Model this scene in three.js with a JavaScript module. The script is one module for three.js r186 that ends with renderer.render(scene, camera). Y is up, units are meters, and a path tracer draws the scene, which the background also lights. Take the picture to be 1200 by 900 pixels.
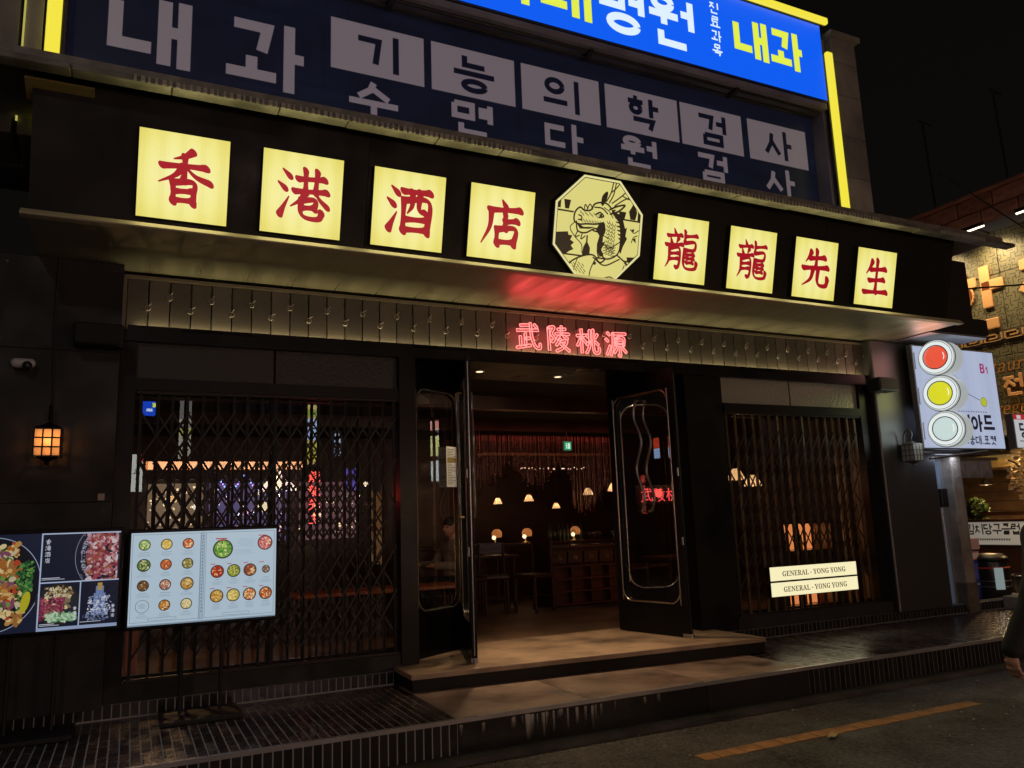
import * as THREE from 'three';
import { mergeGeometries, mergeVertices } from 'three/addons/utils/BufferGeometryUtils.js';
import { MarchingCubes } from 'three/addons/objects/MarchingCubes.js';
import { RoundedBoxGeometry } from 'three/addons/geometries/RoundedBoxGeometry.js';
import { RectAreaLightUniformsLib } from 'three/addons/lights/RectAreaLightUniformsLib.js';

// ---------- camera, sky, moon, exposure ----------
const scene = new THREE.Scene();
const camera = new THREE.PerspectiveCamera(52.04, 4 / 3, 0.05, 400);
camera.position.set(0, 1.6, 7);
camera.rotation.order = 'YXZ';
camera.rotation.set(THREE.MathUtils.degToRad(9.984), THREE.MathUtils.degToRad(-25.949), THREE.MathUtils.degToRad(-2.0415));
const renderer = new THREE.WebGLRenderer({ antialias: true });
renderer.setSize(1024, 768);
renderer.toneMapping = THREE.LinearToneMapping;
renderer.toneMappingExposure = 1;
renderer.shadowMap.enabled = true;
RectAreaLightUniformsLib.init();
{
  const W = 64, H = 32, d = new Float32Array(W * H * 4);
  for (let y = 0; y < H; y++) for (let x = 0; x < W; x++) {
    const up = Math.max(0, (y + 0.5) / H * 2 - 1), k = 0.75 + 0.9 * Math.exp(-up * 6), i = (y * W + x) * 4;
    d[i] = 0.0034 * k; d[i + 1] = 0.0031 * k; d[i + 2] = 0.0028 * k; d[i + 3] = 1;
  }
  const t = new THREE.DataTexture(d, W, H, THREE.RGBAFormat, THREE.FloatType);
  t.mapping = THREE.EquirectangularReflectionMapping; t.magFilter = THREE.LinearFilter; t.needsUpdate = true;
  scene.background = t; scene.environment = t;
}
const moon = new THREE.DirectionalLight(0xfff4e4, 0.01);
moon.position.set(-8, 30, 18); moon.castShadow = true; moon.name = 'moon_light';
Object.assign(moon.shadow.camera, { left: -20, right: 20, top: 20, bottom: -20, near: 1, far: 80 });
scene.add(moon, moon.target);

// ---------- helpers ----------
let seed = 7;
const rnd = () => { seed = (seed * 1664525 + 1013904223) >>> 0; return seed / 4294967296; };
const rr = (a, b) => a + (b - a) * rnd();
const used = {};
const numbered = (n) => { const k = used[n] = (used[n] ?? -1) + 1; return k ? n + '_' + String(k).padStart(3, '0') : n; };
function tag(o, label, category, group) { o.userData.label = label; o.userData.category = category; if (group) o.userData.group = group; return o; }
function thing(name, label, category, pos = [0, 0, 0], group) {
  const o = new THREE.Group(); o.name = numbered(name); o.position.set(...pos); scene.add(o);
  return tag(o, label, category, group);
}
function part(name, geo, mat, parent, pos, rot) {
  const g = Array.isArray(geo) ? merge(geo) : geo, m = new THREE.Mesh(g, mat);
  m.name = name; m.castShadow = m.receiveShadow = true;
  if (pos) m.position.set(...pos);
  if (rot) m.rotation.set(...rot);
  parent.add(m); return m;
}
function struct(name, geo, mat, pos) { const m = part(numbered(name), geo, mat, scene, pos); m.userData.kind = 'structure'; return m; }
function structG(name) { const o = new THREE.Group(); o.name = numbered(name); o.userData.kind = 'structure'; scene.add(o); return o; }
function strip(g) { const n = g.index ? g.toNonIndexed() : g; for (const k of Object.keys(n.attributes)) if (!['position', 'normal', 'uv'].includes(k)) n.deleteAttribute(k); return n; }
function merge(list) { return mergeGeometries(list.map(strip)); }
// uv in metres, by the axis each face looks along
function uvm(g, s = 1) {
  g = g.index ? g.toNonIndexed() : g; g.computeVertexNormals();
  const p = g.attributes.position, n = g.attributes.normal, uv = new Float32Array(p.count * 2);
  for (let i = 0; i < p.count; i++) {
    const ax = Math.abs(n.getX(i)), ay = Math.abs(n.getY(i)), az = Math.abs(n.getZ(i));
    const [u, v] = az >= ax && az >= ay ? [p.getX(i), p.getY(i)] : ay >= ax ? [p.getX(i), p.getZ(i)] : [p.getZ(i), p.getY(i)];
    uv[i * 2] = u * s; uv[i * 2 + 1] = v * s;
  }
  g.setAttribute('uv', new THREE.BufferAttribute(uv, 2)); return g;
}
// box between two corners
const bx = (x0, x1, y0, y1, z0, z1) => uvm(new THREE.BoxGeometry(x1 - x0, y1 - y0, z1 - z0).translate((x0 + x1) / 2, (y0 + y1) / 2, (z0 + z1) / 2));
const rbx = (w, h, d, r = 0.006) => new RoundedBoxGeometry(w, h, d, 2, r);
const V = (x, y, z) => new THREE.Vector3(x, y, z);
const tube = (pts, r, seg, rad = 8, closed = false) => new THREE.TubeGeometry(new THREE.CatmullRomCurve3(pts.map((p) => V(...p)), closed, 'catmullrom', 0.5), seg ?? pts.length * 4, r, rad, closed);
function rod(a, b, r, rad = 8, r2 = r) {
  const A = V(...a), B = V(...b), L = A.distanceTo(B), g = new THREE.CylinderGeometry(r2, r, L, rad);
  g.applyQuaternion(new THREE.Quaternion().setFromUnitVectors(V(0, 1, 0), B.clone().sub(A).normalize()));
  return g.translate((A.x + B.x) / 2, (A.y + B.y) / 2, (A.z + B.z) / 2);
}
const lathe = (pts, seg = 24) => new THREE.LatheGeometry(pts.map((p) => new THREE.Vector2(...p)), seg);

// ---------- textures ----------
const canvas = (w, h, draw) => { const c = document.createElement('canvas'); c.width = w; c.height = h; const g = c.getContext('2d'); draw(g, w, h); const t = new THREE.CanvasTexture(c); t.colorSpace = THREE.SRGBColorSpace; t.magFilter = THREE.LinearFilter; t.anisotropy = 8; return t; };
function noiseArray(N, oct, base, sd) {
  const out = new Float32Array(N * N), hash = (x, y, o) => { let h = (x * 374761393 + y * 668265263 + o * 974634777 + sd * 144665) | 0; h = Math.imul(h ^ (h >>> 13), 1274126177); return ((h ^ (h >>> 16)) >>> 0) / 4294967296; };
  let amp = 1, tot = 0;
  for (let o = 0, f = base; o < oct; o++, f *= 2, amp *= 0.55) {
    tot += amp;
    for (let y = 0; y < N; y++) for (let x = 0; x < N; x++) {
      const u = x / N * f, v = y / N * f, i = Math.floor(u), j = Math.floor(v); let a = u - i, b = v - j; a = a * a * (3 - 2 * a); b = b * b * (3 - 2 * b);
      const I = (i + 1) % f, J = (j + 1) % f;
      out[y * N + x] += amp * ((hash(i, j, o) * (1 - a) + hash(I, j, o) * a) * (1 - b) + (hash(i, J, o) * (1 - a) + hash(I, J, o) * a) * b);
    }
  }
  for (let i = 0; i < out.length; i++) out[i] /= tot;
  return out;
}
function grey(N, arr, f = (v) => v) {
  const d = new Uint8Array(N * N * 4);
  for (let i = 0; i < N * N; i++) { const v = Math.max(0, Math.min(255, 255 * f(arr[i]))); d[i * 4] = d[i * 4 + 1] = d[i * 4 + 2] = v; d[i * 4 + 3] = 255; }
  const t = new THREE.DataTexture(d, N, N); t.wrapS = t.wrapT = THREE.RepeatWrapping; t.magFilter = THREE.LinearFilter; t.needsUpdate = true; return t;
}
const nCoarse = noiseArray(512, 6, 4, 3), nFine = noiseArray(512, 3, 96, 11);
const tCoarse = grey(512, nCoarse, (v) => (v - 0.2) * 1.6), tFine = grey(512, nFine), tRough = grey(512, nCoarse, (v) => 0.55 + 0.9 * (v - 0.35));
const mixN = nCoarse.map((v, i) => 0.45 * v + 0.55 * nFine[i]);
const tAsph = grey(512, mixN), tAsph2 = grey(512, mixN, (v) => 0.5 + (v - 0.5) * 2.6), tDirt2 = grey(512, nCoarse, (v) => 0.12 + 1.75 * (v - 0.2)), tDirt = grey(512, nCoarse, (v) => 0.35 + 1.0 * (v - 0.15));
const rep = (t, s, s2 = s) => { const c = t.clone(); c.repeat.set(s, s2); c.needsUpdate = true; return c; };
const M = (o) => new THREE.MeshStandardMaterial(o);
const lin = (r, g = r, b = r) => new THREE.Color().setRGB(r, g, b);
const glow = (c, k = 1) => M({ color: lin(0.02), emissive: c, emissiveIntensity: k, roughness: 0.5 });

const black = M({ color: lin(0.014, 0.014, 0.0155), roughness: 0.9, roughnessMap: rep(tRough, 0.7), bumpMap: rep(tFine, 3), bumpScale: 0.0006 });
const blackSatin = new THREE.MeshPhysicalMaterial({ color: lin(0.007, 0.007, 0.0075), roughness: 0.5, specularIntensity: 0.4, roughnessMap: rep(tRough, 0.5) });
const darkMetal = M({ color: lin(0.05, 0.047, 0.045), roughness: 0.55, metalness: 0.6, roughnessMap: rep(tRough, 1.1) });
const gateGoldLit = M({ color: lin(0.2, 0.16, 0.1), roughness: 0.42, metalness: 0.6 });  // black gate bars with the golden light they catch put into the colour
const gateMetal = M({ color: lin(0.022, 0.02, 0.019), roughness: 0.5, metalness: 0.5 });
const steel = M({ color: lin(0.45, 0.45, 0.46), roughness: 0.35, metalness: 1 });
const brass = M({ color: lin(0.55, 0.4, 0.2), roughness: 0.3, metalness: 1 });
const pillarMetal = M({ color: lin(0.12, 0.12, 0.125), roughness: 0.45, metalness: 0.8 });
const soffitMetal = M({ color: lin(0.34, 0.33, 0.235), roughness: 0.6, metalness: 0.5, roughnessMap: rep(tRough, 2.6, 0.12), bumpMap: rep(tFine, 1.6, 0.02), bumpScale: 0.0008 });
const lipMetal = M({ color: lin(0.42, 0.38, 0.26), roughness: 0.6, metalness: 0.2 });
const concrete = M({ color: lin(0.30, 0.27, 0.24), roughness: 0.9, map: rep(tDirt, 0.45), bumpMap: rep(tAsph, 1.2), bumpScale: 0.004 });
const greyWall = M({ color: lin(0.36, 0.34, 0.36), roughness: 0.9, map: rep(tDirt, 0.4), bumpMap: rep(tFine, 1), bumpScale: 0.002 });
const glassM = new THREE.MeshPhysicalMaterial({ color: lin(0.9, 0.92, 0.92), transmission: 1, roughness: 0, thickness: 0, ior: 1.95 });
const clearGlass = new THREE.MeshPhysicalMaterial({ color: lin(0.95), transmission: 1, roughness: 0.02, thickness: 0, ior: 1.5 });

function areaLight(name, color, k, w, h, pos, target) {
  const l = new THREE.RectAreaLight(color, k, w, h); l.name = name; l.position.set(...pos); l.lookAt(...target); scene.add(l); return l;
}
function pointLight(name, color, k, pos, rad = 1) { const l = new THREE.PointLight(color, k); l.name = name; l.position.set(...pos); l.castShadow = true; l.shadow.radius = rad; scene.add(l); return l; }
function spotLight(name, color, k, pos, target, angle, pen = 0.6, rad = 2) {
  const l = new THREE.SpotLight(color, k, 0, angle, pen); l.name = name; l.position.set(...pos); l.target.position.set(...target); l.castShadow = true; l.shadow.radius = rad; scene.add(l, l.target); return l;
}

// ---------- writing: strokes drawn by hand ----------
// Han characters: strokes split by ';', points 'x,y' on a 0..100 grid; '>' tapers to the end, '<' swells to the end
const HAN = {
  香: '>64,4 50,14 32,20;12,34 50,31 88,30;50,14 51,34 50,58;>48,32 36,48 8,64;<52,32 70,48 95,57;31,62 33,80 33,97;31,62 68,60 68,80 67,98;34,77 66,76;33,93 67,93',
  港: '<12,8 24,19;<4,33 16,43;>8,94 14,80 24,58;54,4 56,46;77,4 75,46;40,22 92,18;34,46 97,42;>56,46 46,62 28,76;<74,44 84,58 98,70;48,62 76,60 74,77;49,76 74,75;48,62 48,86 56,94 84,94 88,82',
  酒: '<12,8 24,19;<4,33 16,43;>8,94 14,80 24,58;36,14 95,12;38,32 39,95;38,32 92,30 91,95;>56,14 56,42 47,58;73,13 73,50 86,54;42,70 90,69;40,91 90,90',
  店: '<50,2 58,14;20,24 94,19;>24,24 22,60 4,97;58,30 59,62;58,46 88,43;39,64 41,96;39,64 85,61 81,95;41,91 81,90',
  龍: '<25,3 30,14;7,21 48,17;<16,25 20,37;>39,24 33,37;3,43 52,39;>14,50 13,80 4,97;14,51 42,48 42,93 35,95;15,63 41,61;15,76 41,74;58,6 59,32;59,18 94,14;58,34 90,31 89,48 60,51;59,51 58,86 66,95 94,93 97,80;66,62 87,60;66,71 87,70;66,81 85,80',
  先: '>32,6 26,18 14,34;27,24 82,19;52,2 52,48;6,51 95,45;>42,50 34,78 6,97;60,49 60,84 68,93 92,92 96,74',
  生: '>33,6 26,22 12,42;27,30 86,25;53,2 52,91;24,60 82,55;6,93 96,89',
  武: '20,13 58,10;6,32 94,26;61,2 67,58 82,90 97,92 98,74;<76,6 88,18;40,40 40,86;40,60 60,58;20,52 21,88;4,95 62,83',
  陵: '10,10 12,96;10,12 33,9 22,33 33,50 28,62 19,58;64,2 64,32;47,16 82,13;38,33 97,31;>55,38 43,53;<72,38 90,50;>61,50 40,76;57,60 84,57 68,82 40,97;<57,66 96,95',
  桃: '3,32 43,28;24,4 24,96;>24,34 5,70;<26,38 43,56;>59,6 57,68 42,96;74,4 76,84 84,93 97,88 98,70;<46,24 53,36;>44,64 59,50;>93,20 82,36;<80,48 96,62',
  源: '<12,8 24,19;<4,33 16,43;>8,94 14,80 24,58;34,12 96,9;>38,12 36,60 25,96;>67,16 58,27;50,29 50,58;50,29 84,26 83,57;50,43 83,42;50,57 83,56;66,60 66,96 58,91;>52,68 41,86;<80,66 94,82',
};
const han = (ch) => HAN[ch].split(';').map((s) => ({ taper: s[0] === '>' ? -1 : s[0] === '<' ? 1 : 0, pts: s.replace(/[<>]/, '').split(' ').map((p) => p.split(',').map(Number)) }));
function smooth(pts, n = 10) {
  if (pts.length < 3) { const o = []; for (let i = 0; i <= n; i++) o.push([pts[0][0] + (pts[1][0] - pts[0][0]) * i / n, pts[0][1] + (pts[1][1] - pts[0][1]) * i / n]); return o; }
  return new THREE.CatmullRomCurve3(pts.map((p) => V(p[0], p[1], 0)), false, 'centripetal').getPoints(n * (pts.length - 1)).map((p) => [p.x, p.y]);
}
function drawHan(g, ch, x, y, s, w, color) {
  g.fillStyle = color;
  for (const { taper, pts } of han(ch)) {
    const P = smooth(pts, 24), n = P.length - 1;
    P.forEach((p, i) => {
      const t = i / n; let k = taper < 0 ? 1.15 - 0.95 * t : taper > 0 ? 0.45 + 0.8 * t : 0.78 + 0.34 * Math.abs(2 * t - 1) ** 2;
      if (taper === 0 && t > 0.93) k *= 1.1;
      g.beginPath(); g.ellipse(x + p[0] / 100 * s, y + p[1] / 100 * s, w * k / 2 * 1.12, w * k / 2 * 0.66, 0.85, 0, 7); g.fill();
    });
  }
}
// Hangul: every syllable is put together from its letters
const JAMO = {
  ㄱ: '5,12 92,12 78,98', ㄴ: '10,5 10,88 95,88', ㄷ: '92,12 10,12 10,88 95,88', ㄹ: '8,8 90,8 90,48 10,48 10,92 94,92', ㅁ: '10,10 90,10 90,90 10,90 10,10', ㅂ: '10,3 10,94 90,94 90,3;10,48 90,48',
  ㅅ: '50,3 40,50 4,97;46,40 96,97', ㅇ: 'o50,50,42', ㅈ: '8,12 92,12;50,12 38,58 4,97;48,50 96,97', ㅊ: '50,0 50,12;8,22 92,22;50,22 38,62 4,97;48,56 96,97', ㅋ: '5,12 92,12 78,98;8,50 88,50',
  ㅌ: '92,10 10,10 10,90 95,90;10,50 90,50', ㅍ: '5,12 95,12;5,88 95,88;30,12 30,88;70,12 70,88', ㅎ: '38,2 62,2;5,24 95,24;o50,68,28',
  ㅏ: '42,0 42,100;42,48 98,48', ㅐ: '22,2 22,98;82,0 82,100;22,48 82,48', ㅑ: '42,0 42,100;42,33 98,33;42,62 98,62', ㅓ: '78,0 78,100;14,48 78,48', ㅔ: '86,0 86,100;50,2 50,98;4,48 50,48', ㅕ: '78,0 78,100;14,32 78,32;14,62 78,62', ㅣ: '72,0 72,100',
  ㅗ: '50,5 50,70;0,74 100,74', ㅛ: '30,5 30,70;70,5 70,70;0,74 100,74', ㅜ: '0,22 100,22;50,22 50,98', ㅠ: '0,22 100,22;32,22 30,98;68,22 68,98', ㅡ: '0,50 100,50',
};
const LEAD = [...'ㄱㄱㄴㄷㄷㄹㅁㅂㅂㅅㅅㅇㅈㅈㅊㅋㅌㅍㅎ'], TAIL = ['', 'ㄱ', '', '', 'ㄴ', '', '', 'ㄷ', 'ㄹ', '', '', '', '', '', '', '', 'ㅁ', 'ㅂ', '', 'ㅅ', '', 'ㅇ', 'ㅈ', 'ㅊ', 'ㅋ', 'ㅌ', 'ㅍ', 'ㅎ'];
const VOW = ['ㅏ', 'ㅐ', 'ㅑ', 'ㅐ', 'ㅓ', 'ㅔ', 'ㅕ', 'ㅔ', 'ㅗ', 'ㅗㅏ', 'ㅗㅐ', 'ㅗㅣ', 'ㅛ', 'ㅜ', 'ㅜㅓ', 'ㅜㅔ', 'ㅜㅣ', 'ㅠ', 'ㅡ', 'ㅡㅣ', 'ㅣ'];
function hangul(ch) { // -> polylines on a 0..100 grid
  const c = ch.codePointAt(0) - 0xac00, L = LEAD[Math.floor(c / 588)], v = VOW[Math.floor((c % 588) / 28)], T = TAIL[c % 28], out = [];
  const put = (j, x, y, w, h) => JAMO[j].split(';').forEach((s) => {
    if (s[0] === 'o') { const [a, b, r] = s.slice(1).split(',').map(Number), o = []; for (let i = 0; i <= 24; i++) o.push([x + (a + r * Math.cos(i / 24 * 6.2832)) / 100 * w, y + (b + r * Math.sin(i / 24 * 6.2832)) / 100 * h]); out.push(o); }
    else out.push(s.split(' ').map((p) => { const [a, b] = p.split(',').map(Number); return [x + a / 100 * w, y + b / 100 * h]; }));
  });
  const horiz = 'ㅗㅛㅜㅠㅡ'.includes(v[0]);
  if (v.length > 1) { T ? (put(L, 10, 3, 44, 28), put(v[0], 2, 34, 62, 26), put(v[1], 66, 2, 34, 58), put(T, 18, 70, 64, 27)) : (put(L, 8, 8, 48, 40), put(v[0], 2, 54, 62, 36), put(v[1], 66, 2, 34, 96)); }
  else if (horiz) { T ? (put(L, 22, 2, 56, 30), put(v, 2, 36, 96, 28), put(T, 20, 68, 60, 29)) : (put(L, 18, 4, 64, 48), put(v, 2, 56, 96, 42)); }
  else { T ? (put(L, 6, 6, 48, 46), put(v, 58, 2, 40, 56), put(T, 18, 66, 66, 31)) : (put(L, 4, 14, 50, 70), put(v, 58, 2, 40, 96)); }
  return out;
}
function drawHangul(g, str, x, y, s, w, color, adv = 1.08, sx = 1) {
  g.strokeStyle = color; g.lineWidth = w; g.lineCap = 'butt'; g.lineJoin = 'miter';
  for (const ch of str) {
    if (ch >= '가') for (const l of hangul(ch)) { g.beginPath(); l.forEach(([a, b], i) => g[i ? 'lineTo' : 'moveTo'](x + a / 100 * s * sx, y + b / 100 * s)); g.stroke(); }
    else { g.fillStyle = color; g.font = `bold ${s * 0.9}px sans-serif`; g.fillText(ch, x, y + s * 0.9); }
    x += (ch === ' ' ? 0.4 : ch === '.' ? 0.3 : adv) * s * sx;
  }
  return x;
}
// ---------- ground ----------
const asphalt = M({ color: lin(0.12, 0.105, 0.095), roughness: 0.8, map: rep(tAsph2, 0.55), bumpMap: rep(tAsph2, 0.9), bumpScale: 0.016, roughnessMap: rep(tRough, 0.5) });
struct('road', uvm(new THREE.PlaneGeometry(160, 160).rotateX(-Math.PI / 2)), asphalt);
struct('gutter_strip', bx(-12, 10.5, -0.02, 0.035, 1.55, 1.74), M({ color: lin(0.09, 0.085, 0.08), roughness: 0.8, map: rep(tDirt, 1.2), bumpMap: rep(tAsph, 1.3), bumpScale: 0.01 }));
{
  const line = structG('parking_line'), paint = M({ color: lin(0.62, 0.3, 0.1), roughness: 0.75, map: rep(tDirt, 2.1), bumpMap: rep(tAsph, 2), bumpScale: 0.004 });
  for (let i = 0, x = 3.52; x < 6.35; i++) { const w = rr(0.1, 0.2); part('painted_segment', bx(x, Math.min(x + w, 6.38), 0, 0.004, 2.375 + rr(-0.005, 0.005), 2.51 + rr(-0.008, 0.004)), paint, line); x += w + rr(0.004, 0.012); }
}
const grout = M({ color: lin(0.34, 0.33, 0.325), roughness: 0.8 }), groutD = M({ color: lin(0.13, 0.12, 0.115), roughness: 0.8 });
const tileM = [0.022, 0.03, 0.016, 0.04].map((k, i) => M({ color: lin(k * 1.35, k * 0.85, k * 0.78), roughness: 0.3 + 0.05 * i, roughnessMap: rep(tRough, 1.3 + 0.2 * i) }));
const riserM = [0.012, 0.018, 0.022].map((k) => M({ color: lin(k, k, k * 1.08), roughness: 0.28, roughnessMap: rep(tRough, 1.5) }));
const trimM = M({ color: lin(0.33, 0.32, 0.32), roughness: 0.45, metalness: 0.4, roughnessMap: rep(tRough, 1) });
const tileG = rbx(0.054, 0.02, 0.23, 0.0025), tileH = rbx(0.054, 0.02, 0.108, 0.0025), riserG = rbx(0.054, 0.235, 0.012, 0.0025), skirtG = rbx(0.054, 0.095, 0.012, 0.0025);
const PT = 0.262; // top of the platform
function tiledPlatform(x0, x1, fromRight, singles) {
  const g = structG('tiled_platform'), n = Math.round((x1 - x0) / 0.0622), rest = [[], []];
  part('mortar_bed', bx(x0, x1, -0.05, PT - 0.0035, -0.3, 1.586), fromRight ? grout : groutD, g);
  const xs = [...Array(n).keys()].map((i) => fromRight ? x1 - 0.031 - i * 0.0622 : x0 + 0.031 + i * 0.0622);
  let nt = 0, nr = 0;
  xs.forEach((x, i) => {
    const odd = i % 2, lens = odd ? [0.11, 0.232, 0.232, 0.232, 0.232, 0.232, 0.11] : [0.232, 0.232, 0.232, 0.232, 0.232, 0.232];
    let z = 1.565;
    for (const L of lens) {
      if (z - L < 0.1) break;
      const y = PT - 0.0098 + rr(-0.001, 0.001), zz = z - L / 2; z -= L + 0.0065;
      const geo = L > 0.2 ? tileG : tileH;
      if (nt < singles) { part('floor_tile', geo, tileM[Math.floor(rnd() * 4)], g, [x, y, zz], [rr(-0.004, 0.004), 0, rr(-0.01, 0.01)]); nt++; } else rest[0].push(geo.clone().translate(x, y, zz));
    }
    const rg = [riserG.clone(), skirtG];
    if (nr < singles / 3) { part('riser_tile', riserG, riserM[i % 3], g, [x, 0.125, 1.583]); part('skirting_tile', skirtG, riserM[(i + 1) % 3], g, [x, PT + 0.055, 0.096]); nr++; } else rest[1].push(riserG.clone().translate(x, 0.125, 1.583), skirtG.clone().translate(x, PT + 0.055, 0.096));
  });
  part('skirting_bed', bx(x0, x1, PT - 0.01, PT + 0.103, -0.1, 0.0985), fromRight ? grout : groutD, g);
  if (rest[0].length) part('floor_tile', rest[0], tileM[1], g).userData.kind = 'stuff';
  if (rest[1].length) part('riser_tile', rest[1], riserM[1], g).userData.kind = 'stuff';
  return g;
}
tiledPlatform(-4, 2.12, true, 285);
tiledPlatform(5.42, 11.2, false, 285);
struct('platform_trim', bx(-4, 11.2, PT - 0.022, PT + 0.006, 1.566, 1.6), trimM);
const slabM = [0.3, 0.26, 0.33].map((k, i) => M({ color: lin(k * 1.15, k * 0.82, k * 0.63), roughness: 0.65, map: rep(tDirt2, 0.6 + i * 0.1), bumpMap: rep(tAsph, 0.8), bumpScale: 0.003, roughnessMap: rep(tRough, 0.8) }));
{
  const g = structG('entrance_landing');
  part('mortar_bed', bx(2.125, 5.415, -0.05, PT - 0.02, -0.6, 1.56), grout, g);
  [[2.125, 3.2], [3.206, 4.3], [4.306, 5.415]].forEach(([a, b], i) => { part('stone_slab', bx(a, b, PT - 0.0195, PT + 0.002, 0.2, 1.563), slabM[i], g); part('riser_panel', bx(a, b, 0.03, PT - 0.024, 1.562, 1.585), riserM[i], g); });
  // pale lime runs on the riser
  const runs = canvas(512, 128, (c, W, H) => { c.clearRect(0, 0, W, H); for (let i = 0; i < 34; i++) { const x = i < 24 ? rr(130, 330) : rr(10, 500), w = rr(2, 9), L = H * rr(0.2, i < 24 ? 0.95 : 0.5); const gr = c.createLinearGradient(0, 0, 0, L); gr.addColorStop(0, `rgba(190,184,172,${rr(0.35, 0.8)})`); gr.addColorStop(1, 'rgba(190,184,172,0)'); c.fillStyle = gr; c.fillRect(x, rr(0, 8), w, L); } });
  part('lime_stain', new THREE.PlaneGeometry(1.9, 0.2), M({ map: runs, transparent: true, roughness: 0.9 }), g, [3.0, 0.132, 1.588]);
}
{
  const g = structG('entrance_step');
  const s = new THREE.Shape([[2.16, -0.7], [2.14, -0.56], [5.62, -0.8], [5.7, 0.5], [5.7, 0.7]].map((p) => new THREE.Vector2(...p)));
  const face = (x0, z0, x1, z1, y0, y1) => new THREE.Shape([[2.14, 0.7], [x0, -z0], [x1, -z1], [5.66, 0.7]].map((p) => new THREE.Vector2(...p)));
  const slab = (y0, y1, o) => uvm(new THREE.ExtrudeGeometry(face(2.14 - o, 0.56 + o, 5.66 + o, 0.8 + o), { depth: y1 - y0, bevelEnabled: true, bevelSize: 0.004, bevelThickness: 0.003, bevelSegments: 1 }).rotateX(-Math.PI / 2).translate(0, y0, 0));
  part('riser_panel', slab(PT + 0.006, 0.362, 0), blackSatin, g);
  part('tread', slab(0.366, 0.402, 0.012), M({ color: lin(0.46, 0.33, 0.22), roughness: 0.7, map: rep(tDirt2, 0.5), bumpMap: rep(tAsph, 0.9), bumpScale: 0.003, roughnessMap: rep(tRough, 0.6) }), g);
}
// ---------- restaurant building: walls, soffit, fascia, upper floor ----------
const house = thing('restaurant_building', 'black restaurant front with a sloping fascia over glass doors and a clinic storey above', 'building');
part('wall', bx(-4, -0.125, PT + 0.1, 3.75, -0.3, 0.208), black, house).userData.label = 'matte black wall with a lantern';
for (const [a, b] of [[-2.2, -0.985], [-0.98, -0.12]]) for (const [c, d] of [[0.365, 1.86], [1.866, 3.02], [3.026, 3.75]]) { const p = part('wall_panel', uvm(new RoundedBoxGeometry(b - a - 0.004, d - c, 0.012, 2, 0.003).translate((a + b) / 2, (c + d) / 2, 0.2145)), black, house); part('screw', [a + 0.06, b - 0.06].flatMap((x) => [c + 0.06, d - 0.06].map((y) => new THREE.CylinderGeometry(0.008, 0.008, 0.004, 10).rotateX(Math.PI / 2).translate(x, y, 0.2225))), darkMetal, p).userData.kind = 'stuff'; }
part('conduit', tube([[-0.56, 2.36, 0.226], [-0.56, 2.7, 0.226], [-0.58, 3.1, 0.226], [-0.58, 3.74, 0.226]], 0.009, 24, 6), black, house);
for (const [a, b] of [[-0.12, 2.2], [6.0, 8.42]]) part('base_panel', bx(a, b, 0.36, 0.5, -0.06, 0.07), black, house);
part('lintel', [bx(-0.12, 8.45, 3.16, 3.255, -0.2, 0.085)], blackSatin, house);
for (const b of [[-0.12, 0, 0.5, 3.16, -0.1, 0.06], [2.2, 2.36, 0.36, 3.16, -0.15, 0.09], [5.5, 5.62, 0.36, 3.16, -0.2, 0.07], [5.62, 6.04, 0.36, 3.16, -0.2, 0.05], [8.24, 8.42, 0.5, 3.16, -0.1, 0.06]]) part('jamb', bx(...b), blackSatin, house);
const rippled = M({ color: lin(0.3, 0.29, 0.25), roughness: 0.4, metalness: 0.3, bumpMap: rep(tFine, 0.6), bumpScale: 0.006 });
for (const [a, b] of [[0, 1.08], [1.1, 2.2], [6.04, 7.1], [7.12, 8.24]]) part('transom_panel', bx(a, b, 2.86, 3.16, -0.06, 0.02), a < 3 ? M({ color: lin(0.022, 0.022, 0.021), roughness: 0.5, bumpMap: rep(tFine, 0.6), bumpScale: 0.004 }) : rippled, house);
for (const [a, b] of [[0, 2.2], [6.04, 8.24]]) part('gate_header', bx(a, b, 2.76, 2.858, -0.08, 0.075), blackSatin, house);
part('pillar', uvm(new RoundedBoxGeometry(0.98, 3.4, 0.5, 3, 0.03).translate(8.92, 2.05, -0.1)), pillarMetal, house).userData.label = 'brushed dark metal corner pillar';
// planks of the transom band with their hooks
{
  const bandM = [0.1, 0.12, 0.09].map((k) => M({ color: lin(k * 1.1, k, k * 0.85), roughness: 0.5, metalness: 0.35, roughnessMap: rep(tRough, 0.9) })), N = 52, w = 8.55 / N;
  const hook = merge([new THREE.TorusGeometry(0.021, 0.005, 6, 12).translate(0, 0, 0.022), rod([0, 0.02, 0.02], [0.03, 0.045, 0.024], 0.004), rod([0, 0, 0], [0, 0, 0.024], 0.007)]);
  for (let i = 0; i < N; i++) {
    const x = -0.1 + (i + 0.5) * w, k = part('band_plank', rbx(w - 0.01, 0.45, 0.02, 0.004), bandM[i % 3], house, [x, 3.485, 0.01 + rr(-0.002, 0.002)], [0, rr(-0.02, 0.02), 0]);
    const h = part('hook', hook, steelDark(), k, [w / 2 - 0.004, (i % 2 ? 0.055 : -0.045) + 0.01, 0.012], [0, 0, rr(-0.2, 0.2)]);
  }
  part('band_backing', bx(-0.12, 8.47, 3.255, 3.74, -0.1, -0.002), black, house);
  part('band_rail', [bx(-0.12, 8.47, 3.7, 3.725, 0.002, 0.05), bx(-0.125, -0.1, 3.255, 3.7, 0.0, 0.05)], M({ color: lin(0.2, 0.18, 0.13), roughness: 0.5, metalness: 0.5 }), house);
}
function steelDark() { return steelDark.m ??= M({ color: lin(0.4, 0.38, 0.34), roughness: 0.35, metalness: 1 }); }
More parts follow.
